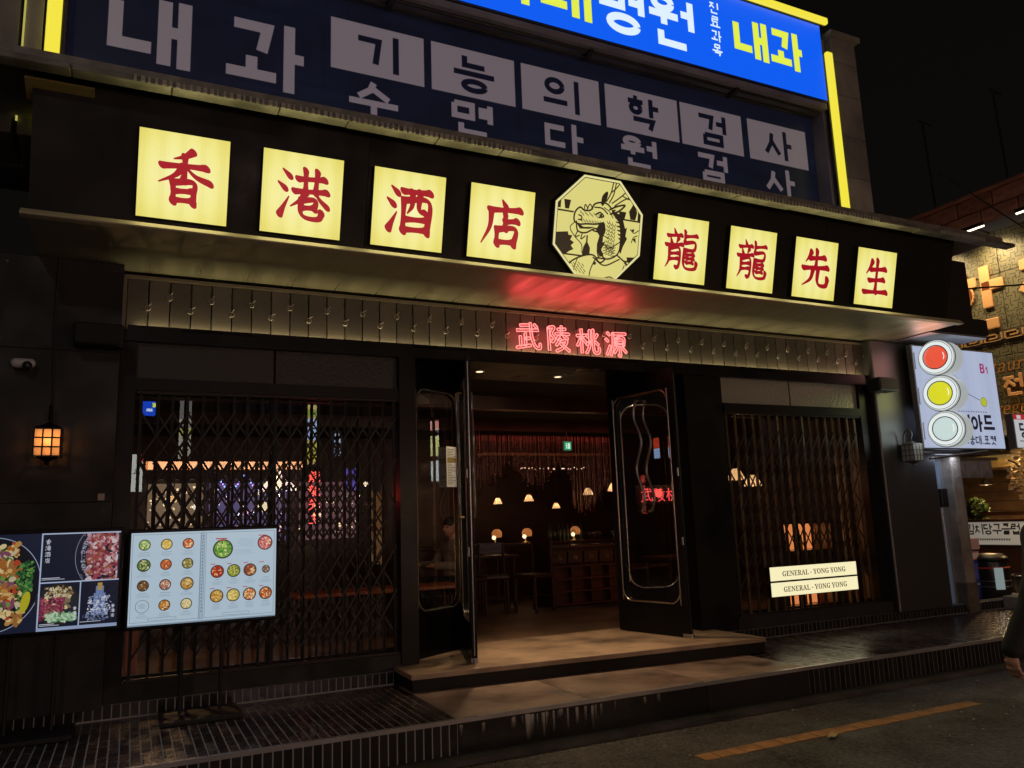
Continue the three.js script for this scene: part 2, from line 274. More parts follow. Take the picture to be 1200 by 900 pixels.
// soffit
part('soffit', bx(-0.72, 8.84, 3.752, 3.775, 0.0, 1.07), soffitMetal, house).userData.label = 'brushed metal soffit glowing red above the neon';
part('soffit_wing', bx(8.845, 9.95, 3.74, 3.765, -0.3, 0.71), M({ color: lin(0.3, 0.3, 0.31), roughness: 0.5, metalness: 0.6 }), house);
part('fascia_lip', uvm(new THREE.ExtrudeGeometry(new THREE.Shape([[1.071, 3.742], [1.145, 3.742], [1.15, 3.748], [1.15, 3.754], [1.105, 3.796], [0.93, 3.796], [0.93, 3.78], [1.071, 3.78]].map((p) => new THREE.Vector2(...p))), { depth: 9.61, bevelEnabled: false }).rotateY(-Math.PI / 2).translate(8.86, 0, 0)), lipMetal, house);
// sloping fascia: s runs up the slope, which leans out over the pavement
const LEAN = THREE.MathUtils.degToRad(14), F = (x, s, out = 0) => [x * 1.022, 3.812 + s * 1.022 * Math.cos(LEAN) - out * Math.sin(LEAN), 0.945 + s * 1.022 * Math.sin(LEAN) + out * Math.cos(LEAN)];
const fasciaM = new THREE.MeshPhysicalMaterial({ color: lin(0.012, 0.0115, 0.01), specularIntensity: 0.5, roughness: 0.75, roughnessMap: rep(tRough, 0.6), bumpMap: rep(tFine, 1.5), bumpScale: 0.0006 });
for (const [a, b] of [[-0.71, 1.6], [1.6, 4.2], [4.2, 6.6], [6.6, 8.65]]) part('fascia_panel', uvm(new THREE.BoxGeometry((b - a) * 1.022 - 0.004, 1.02, 0.03)), fasciaM, house, F((a + b) / 2, 0.5, -0.015), [LEAN, 0, 0]);
part('fascia_wing', [bx(8.9, 9.73, 3.98, 4.75, -0.3, 0.7), bx(8.85, 9.97, 3.77, 3.98, -0.3, 0.725)], M({ color: lin(0.014, 0.014, 0.018), roughness: 0.6 }), house);
part('fascia_backing', [bx(-0.73, 8.84, 3.8, 4.66, -0.2, 0.9)], black, house);
// eave with its battered metal gutter
{
  const eaveM = M({ color: lin(0.3, 0.29, 0.26), roughness: 0.55, metalness: 0.5, map: rep(tDirt, 1.7), bumpMap: rep(tAsph, 2), bumpScale: 0.006 });
  let x = -4.4;
  while (x < 9.6) {
    const w = Math.min(rr(0.5, 0.75), 9.62 - x); if (w < 0.05) break;
    const k = part('gutter_sheet', uvm(new RoundedBoxGeometry(w - 0.006, 0.045, 0.12, 2, 0.008)), eaveM, house, [x + w / 2, 4.72 + rr(-0.004, 0.004), 1.365 + rr(-0.006, 0.004)], [0, rr(-0.006, 0.006), rr(-0.004, 0.004)]);
    if (rnd() < 0.6) part('gutter_clip', bx(-0.03, 0.03, 0.023, 0.035, 0.01, 0.055), steelDark(), k);
    x += w;
  }
  const beads = []; for (let q = -0.6; q < 9.5; q += 0.045) if (Math.sin(q * 3.1) + Math.sin(q * 1.3) > -0.5) beads.push(bx(q, q + rr(0.01, 0.03), 4.7, 4.741, 1.42, 1.43));
  part('gutter_rib', beads, M({ color: lin(0.42, 0.4, 0.33), roughness: 0.6, metalness: 0.3 }), house).userData.kind = 'stuff';
  part('eave_soffit', bx(-4.4, 9.6, 4.84, 4.86, -0.1, 1.27), greyWall, house);
  part('eave_board', bx(-4.4, 9.6, 4.72, 4.859, 1.28, 1.3), eaveM, house);
  part('lit_eave_panel', uvm(new THREE.BoxGeometry(0.42, 0.02, 0.2)), M({ color: lin(0.5, 0.42, 0.16), roughness: 0.4, metalness: 0.5 }), house, [-0.56, 4.655, 1.13], [-0.3, 0, 0]);  // underside of the eave, the yellow light on it put into the colour
}
// upper storey
const stoneP = [0.32, 0.37, 0.28, 0.34].map((k) => M({ color: lin(k, k * 0.95, k * 0.9), roughness: 0.85, map: rep(tDirt, 0.6), bumpMap: rep(tFine, 1.1), bumpScale: 0.002 }));
[[4.7, 5.28], [5.286, 5.86], [5.866, 6.44], [6.446, 7.02], [7.026, 7.5], [7.506, 7.86]].forEach(([a, b], i) => part('stone_block', uvm(new RoundedBoxGeometry(0.44, b - a, 0.5, 2, 0.008).translate(8.4, (a + b) / 2, 0.06)), stoneP[i % 4], house));
part('coping', bx(8.14, 8.68, 7.862, 7.93, -0.25, 0.36), stoneP[1], house);
part('upper_wall', [bx(-4.4, 8.6, 4.7, 8.6, -0.9, -0.35), bx(-0.92, -0.8, 4.7, 8.6, -0.34, 0.28), bx(-0.79, -0.66, 4.7, 8.6, -0.34, 0.2), bx(8.0, 8.17, 4.7, 7.86, -0.34, 0.2)], greyWall, house);
for (let i = 0; i < 9; i++) part('ribbed_panel', bx(-3 + i * 0.23, -3 + i * 0.23 + 0.2, 4.7, 8.6, -0.3, 0.28 - (i % 2) * 0.03), stoneP[(i * 3) % 4], house);
part('ledge', [bx(-0.66, 8.0, 6.78, 6.86, -0.05, 0.28)], greyWall, house);
part('ledge_pipe', [rod([-0.6, 6.77, 0.2], [7.95, 6.77, 0.2], 0.018), rod([-0.6, 6.755, 0.1], [7.95, 6.755, 0.1], 0.012), bx(2.1, 2.16, 6.74, 6.79, 0.05, 0.24), bx(4.4, 4.46, 6.74, 6.79, 0.05, 0.24), bx(6.5, 6.56, 6.74, 6.79, 0.05, 0.24)], darkMetal, house);
part('sill', bx(-0.66, 8.0, 4.7, 4.86, -0.2, 0.2), greyWall, house);
// lettered film on the recessed windows
{
  const X0 = -0.655, X1 = 8.0, Y0 = 4.862, Y1 = 6.778, W = 2048, H = Math.round(W * (Y1 - Y0) / (X1 - X0)), k = W / (X1 - X0);
  const film = canvas(W, H, (g) => {
    g.fillStyle = '#23273f'; g.fillRect(0, 0, W, H);
    for (let i = 0; i < 500; i++) { g.fillStyle = `rgba(${rnd() < 0.5 ? '10,12,30' : '70,76,120'},0.05)`; g.fillRect(rnd() * W, rnd() * H, rr(20, 200), rr(2, 60)); }
    const px = (x) => (x - X0) * k, py = (y) => (Y1 - y) * k, ink = '#b9b1c0', navy = '#20243e';
    g.save(); drawHangul(g, '내', px(-0.36), py(6.34), 0.68 * k, 0.115 * k, ink); drawHangul(g, '과', px(0.6), py(6.36), 0.72 * k, 0.105 * k, ink); g.restore();
    [[1.57, 2.53, '기'], [2.61, 3.57, '능'], [3.65, 4.65, '의'], [4.73, 5.76, '학'], [5.8, 6.76, '검'], [6.86, 7.86, '사']].forEach(([a, b, c]) => { g.fillStyle = ink; g.fillRect(px(a), py(6.565), (b - a) * k, 0.545 * k); drawHangul(g, c, px((a + b) / 2 - 0.24), py(6.5), 0.42 * k, 0.062 * k, navy, 1, 1.15); });
    [[2.0, '수'], [3.06, '면'], [4.16, '다'], [5.16, '원'], [6.24, '검'], [7.34, '사']].forEach(([x, c]) => drawHangul(g, c, px(x - 0.26), py(5.965), 0.37 * k, 0.066 * k, ink, 1, 1.4));
  });
  const mat = M({ map: film, roughness: 0.35, emissive: 0xffffff, emissiveMap: film, emissiveIntensity: 0.15 }); // glow added to the film so its letters stand out
  const cuts = [X0, 1.5, 3.61, 5.78, X1];
  for (let i = 0; i < 4; i++) {
    const a = cuts[i], b = cuts[i + 1], g = new THREE.PlaneGeometry(b - a - 0.002, Y1 - Y0), uv = g.attributes.uv;
    for (let j = 0; j < 4; j++) uv.setX(j, ((uv.getX(j) ? b : a) - X0) / (X1 - X0));
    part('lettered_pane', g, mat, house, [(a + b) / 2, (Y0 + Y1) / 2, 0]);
  }
  part('window_backing', bx(X0, X1, Y0, Y1, -0.34, -0.01), black, house);
}
// ---------- clinic sign and yellow tubes ----------
const blueSign = canvas(2048, 340, (g, W, H) => {
  const gr = '#0a5cf0'; g.fillStyle = gr; g.fillRect(0, 0, W, H);
  const k = W / 6.5, px = (x) => (x - 1.5) * k, py = (y) => (7.98 - y) * k, Wt = '#dff0ff', Yl = '#e3ee4c';
  const s = 0.67 * k;
  drawHangul(g, '미', px(3.0), py(7.72), s, 0.1 * k, Yl); drawHangul(g, '래', px(3.76), py(7.72), s, 0.1 * k, Yl);
  drawHangul(g, '병', px(4.5), py(7.72), s, 0.095 * k, Wt); drawHangul(g, '원', px(5.2), py(7.72), s, 0.095 * k, Wt);
  '진료과목'.split('').forEach((c, i) => drawHangul(g, c, px(6.12), py(7.83 - i * 0.19), 0.16 * k, 0.022 * k, Wt));
  drawHangul(g, '내과', px(6.48), py(7.75), 0.56 * k, 0.1 * k, Yl, 1.05);
});
{
  const t = thing('clinic_signboard', 'long bright blue clinic lightbox with white and yellow lettering under the roof', 'signboard', [4.75, 7.43, 0.3]);
  part('casing', uvm(new RoundedBoxGeometry(6.54, 1.12, 0.3, 2, 0.02)), darkMetal, t, [0, 0, -0.16]);
  part('face', new THREE.PlaneGeometry(6.5, 1.08), M({ color: lin(0.02), emissive: 0xffffff, emissiveMap: blueSign, emissiveIntensity: 1, roughness: 0.4 }), t, [0, 0, 0.0]);
  areaLight('clinic_signboard_light', lin(0.08, 0.26, 1), 1.2, 6.4, 1.0, [4.75, 7.43, 0.32], [4.75, 6.2, 3]);
}
const yellowTube = glow(lin(0.95, 0.82, 0.06), 0.95);
function strip3(label, x0, x1, y0, y1, z, cap) {
  const t = thing('neon_tube', label, 'light tube', [(x0 + x1) / 2, (y0 + y1) / 2, z], 'yellow light tubes round the clinic storey');
  const w = x1 - x0, h = y1 - y0;
  part('glowing_tube', rbx(w, h, 0.06, 0.02), yellowTube, t);
  part('backing_channel', bx(-w / 2 - 0.012, w / 2 + 0.012, -h / 2 - 0.01, h / 2 + 0.01, -0.06, -0.031), darkMetal, t);
  areaLight('neon_tube_light', lin(1, 0.85, 0.1), 1.2, Math.max(w, 0.05), h, [(x0 + x1) / 2, (y0 + y1) / 2, z + 0.04], [(x0 + x1) / 2 + (w > h ? 0 : 0), (y0 + y1) / 2 - 0.2, z + 3]);
}
strip3('thick upright yellow light tube left of the window lettering', -0.775, -0.67, 4.78, 8.3, 0.3);
strip3('slim upright yellow light tube beside the stone column', 8.045, 8.155, 4.78, 7.6, 0.31);
strip3('level yellow light tube along the top of the blue signboard', 1.5, 8.1, 7.985, 8.075, 0.34);
{ const t = thing('neon_tube', 'hair thin yellow light line on the ribbed wall', 'light tube', [-0.925, 6.5, 0.295], 'yellow light tubes round the clinic storey'); part('glowing_tube', rbx(0.014, 3.4, 0.014, 0.004), glow(lin(0.6, 0.55, 0.12), 0.7), t); }
// ---------- sign squares on the fascia ----------
const glowPaper = (g, W, H) => { const pg = g.createRadialGradient(W * 0.48, H * 0.5, W * 0.1, W / 2, H / 2, W * 0.72); pg.addColorStop(0, '#f8f2ae'); pg.addColorStop(0.55, '#f2e98c'); pg.addColorStop(1, '#e4d766'); g.fillStyle = pg; g.fillRect(0, 0, W, H); for (let i = 0; i < 26; i++) { g.fillStyle = 'rgba(140,120,50,0.07)'; g.beginPath(); g.arc(rnd() * W, rnd() * H, rr(1, 3), 0, 7); g.fill(); } for (let i = 0; i < 9; i++) { g.fillStyle = i % 2 ? 'rgba(255,250,190,0.10)' : 'rgba(205,190,80,0.10)'; g.fillRect(i / 9 * W, 0, W / 14, H); } };  // paler centre and bands paint uneven tube light into the face
const casingM = M({ color: lin(0.02, 0.018, 0.012), roughness: 0.5 });
const W8 = ['first square from the left, the incense character', 'second from the left, beside the first', 'third from the left, the liquor character', 'fourth one, just left of the octagon', 'just right of the octagon', 'second one right of the octagon', 'second from the right end, of six strokes', 'last square at the right end'];
[[-0.06, '香'], [0.78, '港'], [1.63, '酒'], [2.46, '店'], [4.37, '龍'], [5.25, '龍'], [6.12, '先'], [7.03, '生']].forEach(([x, ch], i) => {
  const w = 0.628, h = 0.644, t = thing('sign_lightbox', 'glowing yellow fascia square with a red character, ' + W8[i], 'sign', F(x + 0.307, 0.385, 0.025), 'yellow character squares on the fascia');
  t.rotation.x = LEAN;
  const tex = canvas(384, 392, (g, W, H) => { glowPaper(g, W, H); drawHan(g, ch, W * 0.175, H * 0.17, W * 0.65, W * (ch === '龍' ? 0.066 : '香港'.includes(ch) ? 0.082 : 0.095), '#a20a1e'); });
  part('casing', rbx(w, h, 0.08, 0.008), casingM, t, [0, 0, -0.01]);
  part('face', new THREE.PlaneGeometry(w - 0.012, h - 0.012), M({ color: lin(0.03), emissive: 0xffffff, emissiveMap: tex, emissiveIntensity: 0.98, roughness: 0.35 }), t, [0, 0, 0.0315]);
  const c = F(x + 0.307, 0.385, 0.07);
  areaLight('sign_lightbox_light', lin(1, 0.86, 0.36), 4.2, w, h, c, F(x + 0.307, 0.385, 3));
});
// octagonal emblem
{
  const cx = 3.74, t = thing('emblem_lightbox', 'glowing octagonal emblem with a dragon in a buttoned coat drawn in black line', 'sign', F(cx, 0.465, 0.03));
  t.rotation.x = LEAN;
  const R = 0.511, oct = (r) => new THREE.Shape([...Array(8).keys()].map((i) => new THREE.Vector2(r * Math.cos((i + 0.5) * Math.PI / 4), r * Math.sin((i + 0.5) * Math.PI / 4))));
  const tex = canvas(640, 640, (g, W) => {
    const B = '#1c170c', Yb = '#efe589', k = W / 100; g.fillStyle = Yb; g.fillRect(0, 0, W, W); g.scale(k, k);
    g.strokeStyle = B; g.fillStyle = B; g.lineWidth = 1.6; g.lineJoin = g.lineCap = 'round';
    const poly = (p, f) => { g.beginPath(); p.forEach(([x, y], i) => g[i ? 'lineTo' : 'moveTo'](x, y)); f ? (g.closePath(), g.fill()) : g.stroke(); };
    const curve = (p, w = 1.2, f, fill) => { g.lineWidth = w; const q = smooth(p, 8); g.beginPath(); q.forEach(([x, y], i) => g[i ? 'lineTo' : 'moveTo'](x, y)); if (fill) { g.fillStyle = fill; g.fill(); g.fillStyle = B; } g.stroke(); };
    const o = []; for (let i = 0; i < 9; i++) o.push([50 + 48 * Math.cos((i + 0.5) * Math.PI / 4), 50 + 48 * Math.sin((i + 0.5) * Math.PI / 4)]); g.lineWidth = 1.4; poly(o);
    poly([[4, 38], [22, 38]]); poly([[68, 38], [97, 38]]); poly([[4, 76], [96, 76]]);
    poly([[5, 28], [9, 28], [9, 36], [5, 36]], 1); poly([[12, 28], [19, 28], [17.5, 36], [13.5, 36]], 1); poly([[70, 31], [78, 31], [76.5, 38], [71.5, 38]], 1); poly([[83, 37], [81, 30], [84.5, 24], [84.5, 17], [87, 17], [87, 24], [90, 30], [88.5, 37]], 1); poly([[91, 38], [91, 24], [95, 26], [96, 38]], 1); poly([[66, 31], [68, 31], [68, 38], [66, 38]], 1);
    poly([[5, 58], [18, 56], [19, 59], [23, 59], [21, 63], [25, 65], [22, 68], [25, 71], [21, 73], [17, 76], [5, 75]], 1);
    poly([[34, 76], [35, 68], [37.5, 63], [37.5, 57], [39, 57], [39, 63], [42, 68], [42, 76]], 1); poly([[82, 72], [94, 71], [93, 75], [83, 76]], 1);
    curve([[84, 46], [88, 49], [93, 46]], 0.8); curve([[86, 58], [88, 53], [92, 51]], 0.8); poly([[87, 55], [91, 58], [90, 53]], 1); poly([[84, 47], [88, 45], [88, 48]], 1);
    // coat and shoulders
    curve([[16, 99], [20, 86], [30, 78], [46, 74], [54, 80], [66, 70], [76, 74], [86, 82], [92, 99]], 1.4, 0, Yb); curve([[48, 78], [44, 88], [43, 99]], 1); curve([[46, 76], [58, 82], [74, 75]], 1.2); curve([[30, 78], [27, 88], [28, 99]], 0.8); curve([[80, 80], [77, 90], [78, 99]], 0.8);
    g.beginPath(); g.arc(48, 81, 1.6, 0, 7); g.fill(); curve([[58, 96], [64, 92], [70, 94], [72, 99]], 1); g.beginPath(); g.arc(61, 94, 1.6, 0, 7); g.fill();
    // neck, head, snout
    curve([[52, 76], [50, 68], [54, 62], [53, 54], [44, 52]], 1.4); curve([[53, 72], [60, 76], [72, 70], [74, 56], [72, 42], [66, 32]], 1.4, 0, Yb);
    curve([[66, 34], [56, 26], [44, 28], [40, 34], [33, 35], [29, 33], [24, 38], [24, 46], [29, 48], [36, 47], [46, 46], [54, 44]], 1.5, 0, Yb);
    curve([[26, 46], [28, 54], [36, 55], [46, 50], [54, 51]], 1.4); curve([[54, 44], [56, 50], [53, 58]], 2.4); curve([[28, 40], [31, 41], [31, 44], [28, 44]], 1.2); curve([[46, 37], [50, 35], [54, 38], [49, 39.5]], 1.4); g.beginPath(); g.arc(51, 37.6, 1.3, 0, 7); g.fill();
    curve([[24, 47], [20, 52], [26, 60], [33, 66], [34, 73]], 0.8); curve([[46, 52], [54, 55], [62, 57]], 0.7);
    curve([[51, 27], [52, 20], [56, 16], [55, 23], [52, 28]], 1.6, 0, B); curve([[60, 31], [68, 27], [76, 25], [70, 31], [61, 35]], 1.6, 0, Yb);
    curve([[56, 24], [60, 16], [62, 6]], 1.1); curve([[59, 25], [63, 17], [65, 6]], 1.1); curve([[61, 15], [67, 9], [70, 4]], 1); curve([[62, 25], [72, 17], [79, 10]], 1.1); curve([[65, 27], [75, 20], [84, 16]], 1.1); curve([[73, 17], [81, 19], [84, 16]], 1);
    for (let i = 0; i < 8; i++) { curve([[66 + i * 1.0, 34 + i * 3.6], [73 + i * 0.5, 35 + i * 3.8], [69 + i * 0.8, 38 + i * 3.7]], 1.1); for (let j = 0; j < 3; j++) curve([[58 + j * 3.2, 42 + i * 3.4 + j], [60 + j * 3.2, 44 + i * 3.4 + j], [61 + j * 3.2, 41.5 + i * 3.4 + j]], 0.55); }
    curve([[36, 34], [39, 29], [42, 33]], 1); curve([[33, 35], [34, 30], [37, 33]], 1); curve([[55, 62], [62, 66], [72, 60]], 0.9);
    poly([[69, 33], [75, 38], [78, 46], [80, 45], [79, 53], [81, 55], [77, 63], [75, 70], [73, 66], [74, 56], [72, 44], [68, 37]], 1);
    poly([[50, 45], [56, 44], [57, 50], [54, 58], [53, 66], [50, 72], [49, 64], [51, 56], [47, 51]], 1); poly([[26, 47], [34, 50], [46, 48.5], [40, 51], [30, 52]], 1); poly([[58, 60], [54, 68], [57, 73], [53, 75], [50, 69], [52, 63]], 1);
    for (let i = 0; i < 16; i++) { curve([[29 + i * 1.6, 36 + (i % 3)], [30 + i * 1.6, 38 + (i % 3)]], 0.5); curve([[30 + i * 1.5, 43 + (i % 2)], [31 + i * 1.5, 45 + (i % 2)]], 0.5); curve([[56 + (i % 4) * 3, 64 + i * 0.6], [60 + (i % 4) * 3, 63 + i * 0.6]], 0.6); curve([[22 + i, 82 + (i * 7) % 9], [24 + i, 84 + (i * 7) % 9]], 0.6); curve([[80 + (i % 5), 78 + i * 1.2], [84 + (i % 5), 79 + i * 1.2]], 0.6); }
    curve([[44, 31], [52, 31], [58, 35]], 1.2); curve([[54, 30], [60, 33], [64, 38]], 0.8); for (let i = 0; i < 5; i++) poly([[62 + i * 1.4, 31 + i * 1.2], [67 + i * 2, 30 + i * 2.6], [63 + i * 1.4, 35 + i * 1.2]], 1); curve([[28, 54], [26, 60], [30, 58]], 1); curve([[33, 55], [32, 61], [36, 58]], 1);
  });
  const face = new THREE.ShapeGeometry(oct(R - 0.022)), p = face.attributes.position, uv = face.attributes.uv; for (let i = 0; i < p.count; i++) uv.setXY(i, 0.5 + p.getX(i) / 1.022, 0.5 + p.getY(i) / 1.022);
  const rim = oct(R); rim.holes.push(oct(R - 0.02));
  part('casing', new THREE.ExtrudeGeometry(oct(R + 0.012), { depth: 0.07, bevelEnabled: false }).translate(0, 0, -0.05), casingM, t);
  part('rim', new THREE.ExtrudeGeometry(rim, { depth: 0.006, bevelEnabled: false }).translate(0, 0, 0.0205), glow(lin(0.85, 0.78, 0.35), 0.9), t);
  part('face', face, M({ color: lin(0.03), emissive: 0xffffff, emissiveMap: tex, emissiveIntensity: 0.8, roughness: 0.35 }), t, [0, 0, 0.0225]);
  areaLight('emblem_lightbox_light', lin(1, 0.86, 0.4), 3.0, 0.8, 0.8, F(cx, 0.465, 0.08), F(cx, 0.465, 3));
}
// warm strip lamp that washes up over the planked band
{
  const t = thing('strip_lamp', 'warm strip lamp hidden along the foot of the planked band', 'lamp', [4.17, 3.262, 0.052]);
  part('glowing_strip', bx(-4.22, 4.22, -0.004, 0.004, -0.012, 0.012), glow(lin(1, 0.7, 0.36), 0.8), t);
  part('channel', bx(-4.25, 4.25, -0.007, 0.03, 0.0125, 0.03), blackSatin, t);
  areaLight('strip_lamp_light', lin(1, 0.8, 0.4), 25, 8.4, 0.022, [4.17, 3.268, 0.048], [4.17, 4.268, 0.05]);
}
// ---------- neon writing ----------
const neonRed = glow(lin(1, 0.19, 0.18), 2.2);
function neonGlyph(ch, s, rTube, half) { // outline tubes on either side of every stroke, closed round the ends; without half, one tube along each stroke
  const out = [];
  for (const { pts } of han(ch)) {
    if (!half) { out.push(tube(smooth(pts, 5).map(([x, y]) => [(x / 100 - 0.5) * s, (0.5 - y / 100) * s, 0]), rTube, 14, 5)); continue; }
    const P = smooth(pts, 5).map(([x, y]) => [(x / 100 - 0.5) * s, (0.5 - y / 100) * s]), n = P.length, L = [], Rr = [];
    for (let i = 0; i < n; i++) { const a = P[Math.max(0, i - 1)], b = P[Math.min(n - 1, i + 1)], dx = b[0] - a[0], dy = b[1] - a[1], l = Math.hypot(dx, dy) || 1, h = half; L.push([P[i][0] - dy / l * h, P[i][1] + dx / l * h, 0]); Rr.push([P[i][0] + dy / l * h, P[i][1] - dx / l * h, 0]); }
    out.push(tube([...L, ...Rr.reverse()], rTube, n * 3, 5, true));
  }
  return out;
}
{
  const t = thing('neon_sign', 'glowing red outline neon of four characters over the entrance', 'neon sign', [4.07, 3.44, 0.11]);
  [...'武陵桃源'].forEach((ch, i) => { const g = part('neon_character', neonGlyph(ch, 0.285, 0.0058, 0.0125), neonRed, t, [-0.52 + i * 0.352, 0.012 - i * 0.004, 0]); part('standoff', [rod([-0.08, 0.05, -0.085], [-0.08, 0.05, 0], 0.005), rod([0.08, -0.05, -0.085], [0.08, -0.05, 0], 0.005)], clearGlass, g); });
  areaLight('neon_sign_light', lin(1, 0.05, 0.06), 4.5, 1.4, 0.26, [4.07, 3.46, 0.16], [4.07, 4.3, 1.0]); areaLight('neon_sign_back_light', lin(1, 0.05, 0.06), 1.2, 1.36, 0.24, [4.07, 3.44, 0.1], [4.07, 3.44, -1]);
}
// ---------- folding gates ----------
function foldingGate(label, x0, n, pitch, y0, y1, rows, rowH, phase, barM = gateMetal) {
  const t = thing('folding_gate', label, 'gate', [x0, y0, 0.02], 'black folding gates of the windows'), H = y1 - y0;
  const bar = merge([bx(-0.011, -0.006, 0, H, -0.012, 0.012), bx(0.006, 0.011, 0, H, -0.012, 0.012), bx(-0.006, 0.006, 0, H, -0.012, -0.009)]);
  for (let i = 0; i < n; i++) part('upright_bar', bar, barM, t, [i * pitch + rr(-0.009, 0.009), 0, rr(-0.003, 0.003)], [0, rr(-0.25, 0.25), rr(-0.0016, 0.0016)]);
  const len = Math.hypot(2 * pitch, rowH), a = Math.atan2(rowH, 2 * pitch), strap = merge([rbx(len + 0.03, 0.017, 0.004, 0.0015), new THREE.CylinderGeometry(0.007, 0.007, 0.008, 8).rotateX(Math.PI / 2), new THREE.CylinderGeometry(0.007, 0.007, 0.008, 8).rotateX(Math.PI / 2).translate(len / 2, 0, 0)]);
  for (let i = 0; i < n - 2; i++) for (let r = 0; r < rows; r++) {
    const y = phase + (r + 0.5) * rowH;
    if (y > H - 0.1) continue;
    part('lattice_strap', strap, gateMetal, t, [(i + 1) * pitch, y, 0.015], [0, 0, a]);
    part('lattice_strap', strap, gateMetal, t, [(i + 1) * pitch, y, -0.015], [0, 0, -a]);
  }
  for (const y of [-0.02, H]) part('rail', bx(-0.04, n * pitch, y, y + 0.02, -0.03, 0.03), gateMetal, t);
  return t;
}
foldingGate('wide folding gate of black lattice behind the menu screens', 0.05, 19, 0.118, 0.52, 2.74, 5, 0.385, 0.14);
foldingGate('closely folded black gate with the two cream nameplates', 6.1, 17, 0.128, 0.52, 2.74, 4, 0.44, 0.26, gateGoldLit);
// window glass behind the gates
for (const [a, b, l] of [[0.0, 2.2, 'clear window glass behind the wide lattice gate'], [6.04, 8.24, 'clear window glass behind the closely folded gate']]) {
  const t = thing('shop_window', l, 'window', [(a + b) / 2, 1.63, -0.12], 'windows behind the gates');
  part('pane', new THREE.PlaneGeometry(b - a, 2.26), glassM, t);
  part('frame', [bx(a - (a + b) / 2, b - (a + b) / 2, -1.15, -1.1, -0.03, 0.03), bx(a - (a + b) / 2, b - (a + b) / 2, 1.1, 1.15, -0.03, 0.03), bx(-0.02, 0.02, -1.1, 1.1, -0.03, 0.03)], blackSatin, t);
}
// cream nameplates
for (const [y, l] of [[0.93, 'upper glowing cream nameplate on the folded gate'], [0.76, 'lower glowing cream nameplate on the folded gate']]) {
  const t = thing('nameplate', l, 'sign', [7.12, y, 0.1], 'cream nameplates on the gate');
  const tex = canvas(1024, 118, (g, W, H) => { g.fillStyle = '#f7edbd'; g.fillRect(0, 0, W, H); g.fillStyle = '#3a2a20'; g.font = 'bold 62px serif'; g.textAlign = 'center'; g.textBaseline = 'middle'; g.fillText('GENERAL - YONG YONG', W / 2, H / 2 + 2, W * 0.8); });
  part('casing', rbx(1.36, 0.16, 0.06, 0.006), casingM, t);
  part('face', new THREE.PlaneGeometry(1.345, 0.15), M({ color: lin(0.03), emissive: 0xffffff, emissiveMap: tex, emissiveIntensity: 1, roughness: 0.4 }), t, [0, 0, 0.0315]);
  areaLight('nameplate_light', lin(1, 0.87, 0.55), 1.5, 1.3, 0.14, [7.12, y, 0.14], [7.12, y - 0.6, 2]);
}
// ---------- doors and slanted sidelights ----------
function roundHole(w, h, r) { const p = new THREE.Path(); p.moveTo(-w / 2 + r, -h / 2); p.lineTo(w / 2 - r, -h / 2); p.absarc(w / 2 - r, -h / 2 + r, r, -Math.PI / 2, 0); p.lineTo(w / 2, h / 2 - r); p.absarc(w / 2 - r, h / 2 - r, r, 0, Math.PI / 2); p.lineTo(-w / 2 + r, h / 2); p.absarc(-w / 2 + r, h / 2 - r, r, Math.PI / 2, Math.PI); p.lineTo(-w / 2, -h / 2 + r); p.absarc(-w / 2 + r, -h / 2 + r, r, Math.PI, Math.PI * 1.5); return p; }
const trimMetal = M({ color: lin(0.5, 0.46, 0.4), roughness: 0.28, metalness: 1 });
function leaf(name, label, category, a, b, y0, y1, glassBox, group) { // a panel from a to b (x, z) with a rounded glass opening
  const dx = b[0] - a[0], dz = b[1] - a[1], w = Math.hypot(dx, dz), h = y1 - y0;
  const t = thing(name, label, category, [(a[0] + b[0]) / 2, y0, (a[1] + b[1]) / 2], group); t.rotation.y = -Math.atan2(dz, dx);
  const [gx, gy0, gy1, r] = glassBox, gh = gy1 - gy0, s = new THREE.Shape([[-w / 2, 0], [w / 2, 0], [w / 2, h], [-w / 2, h]].map((p) => new THREE.Vector2(...p)));
  const hole = (k) => { const p = roundHole(w - 2 * gx + k, gh + k, r + k / 2), q = new THREE.Path(p.getPoints(10).map((v) => new THREE.Vector2(v.x, v.y + gy0 + gh / 2))); return q; };
  s.holes.push(hole(0));
  part('frame', uvm(new THREE.ExtrudeGeometry(s, { depth: 0.044, bevelEnabled: true, bevelSize: 0.003, bevelThickness: 0.003, bevelSegments: 2, curveSegments: 10 }).translate(0, 0, -0.022)), blackSatin, t);
  const pts = hole(0.012).getPoints().map((p) => [p.x, p.y]);
  part('glass_trim', [tube(pts.map(([x, y]) => [x, y, 0.026]), 0.009, pts.length * 2, 6, true), tube(pts.map(([x, y]) => [x, y, -0.026]), 0.009, pts.length * 2, 6, true)], trimMetal, t);
  part('pane', new THREE.PlaneGeometry(w - 2 * gx + 0.02, gh + 0.02).translate(0, gy0 + gh / 2, 0), glassM, t);
  return { t, w, h };
}
leaf('sidelight', 'slanted glazed sidelight between the wide gate and the doorway', 'window', [2.36, -0.11], [3.02, -0.5], 0.405, 3.16, [0.07, 0.42, 2.5, 0.13], 'slanted sidelights of the entrance');
leaf('sidelight', 'slanted glazed sidelight partly hidden behind the open door leaf', 'window', [4.92, -0.5], [5.5, -0.14], 0.405, 3.16, [0.08, 0.45, 2.45, 0.16], 'slanted sidelights of the entrance');
function wave(x, y0, y1, z, amp, n) { const o = []; for (let i = 0; i <= n * 8; i++) { const t = i / (n * 8); o.push([x + amp * Math.sin(t * n * 6.2832), y0 + (y1 - y0) * t, z]); } return o; }
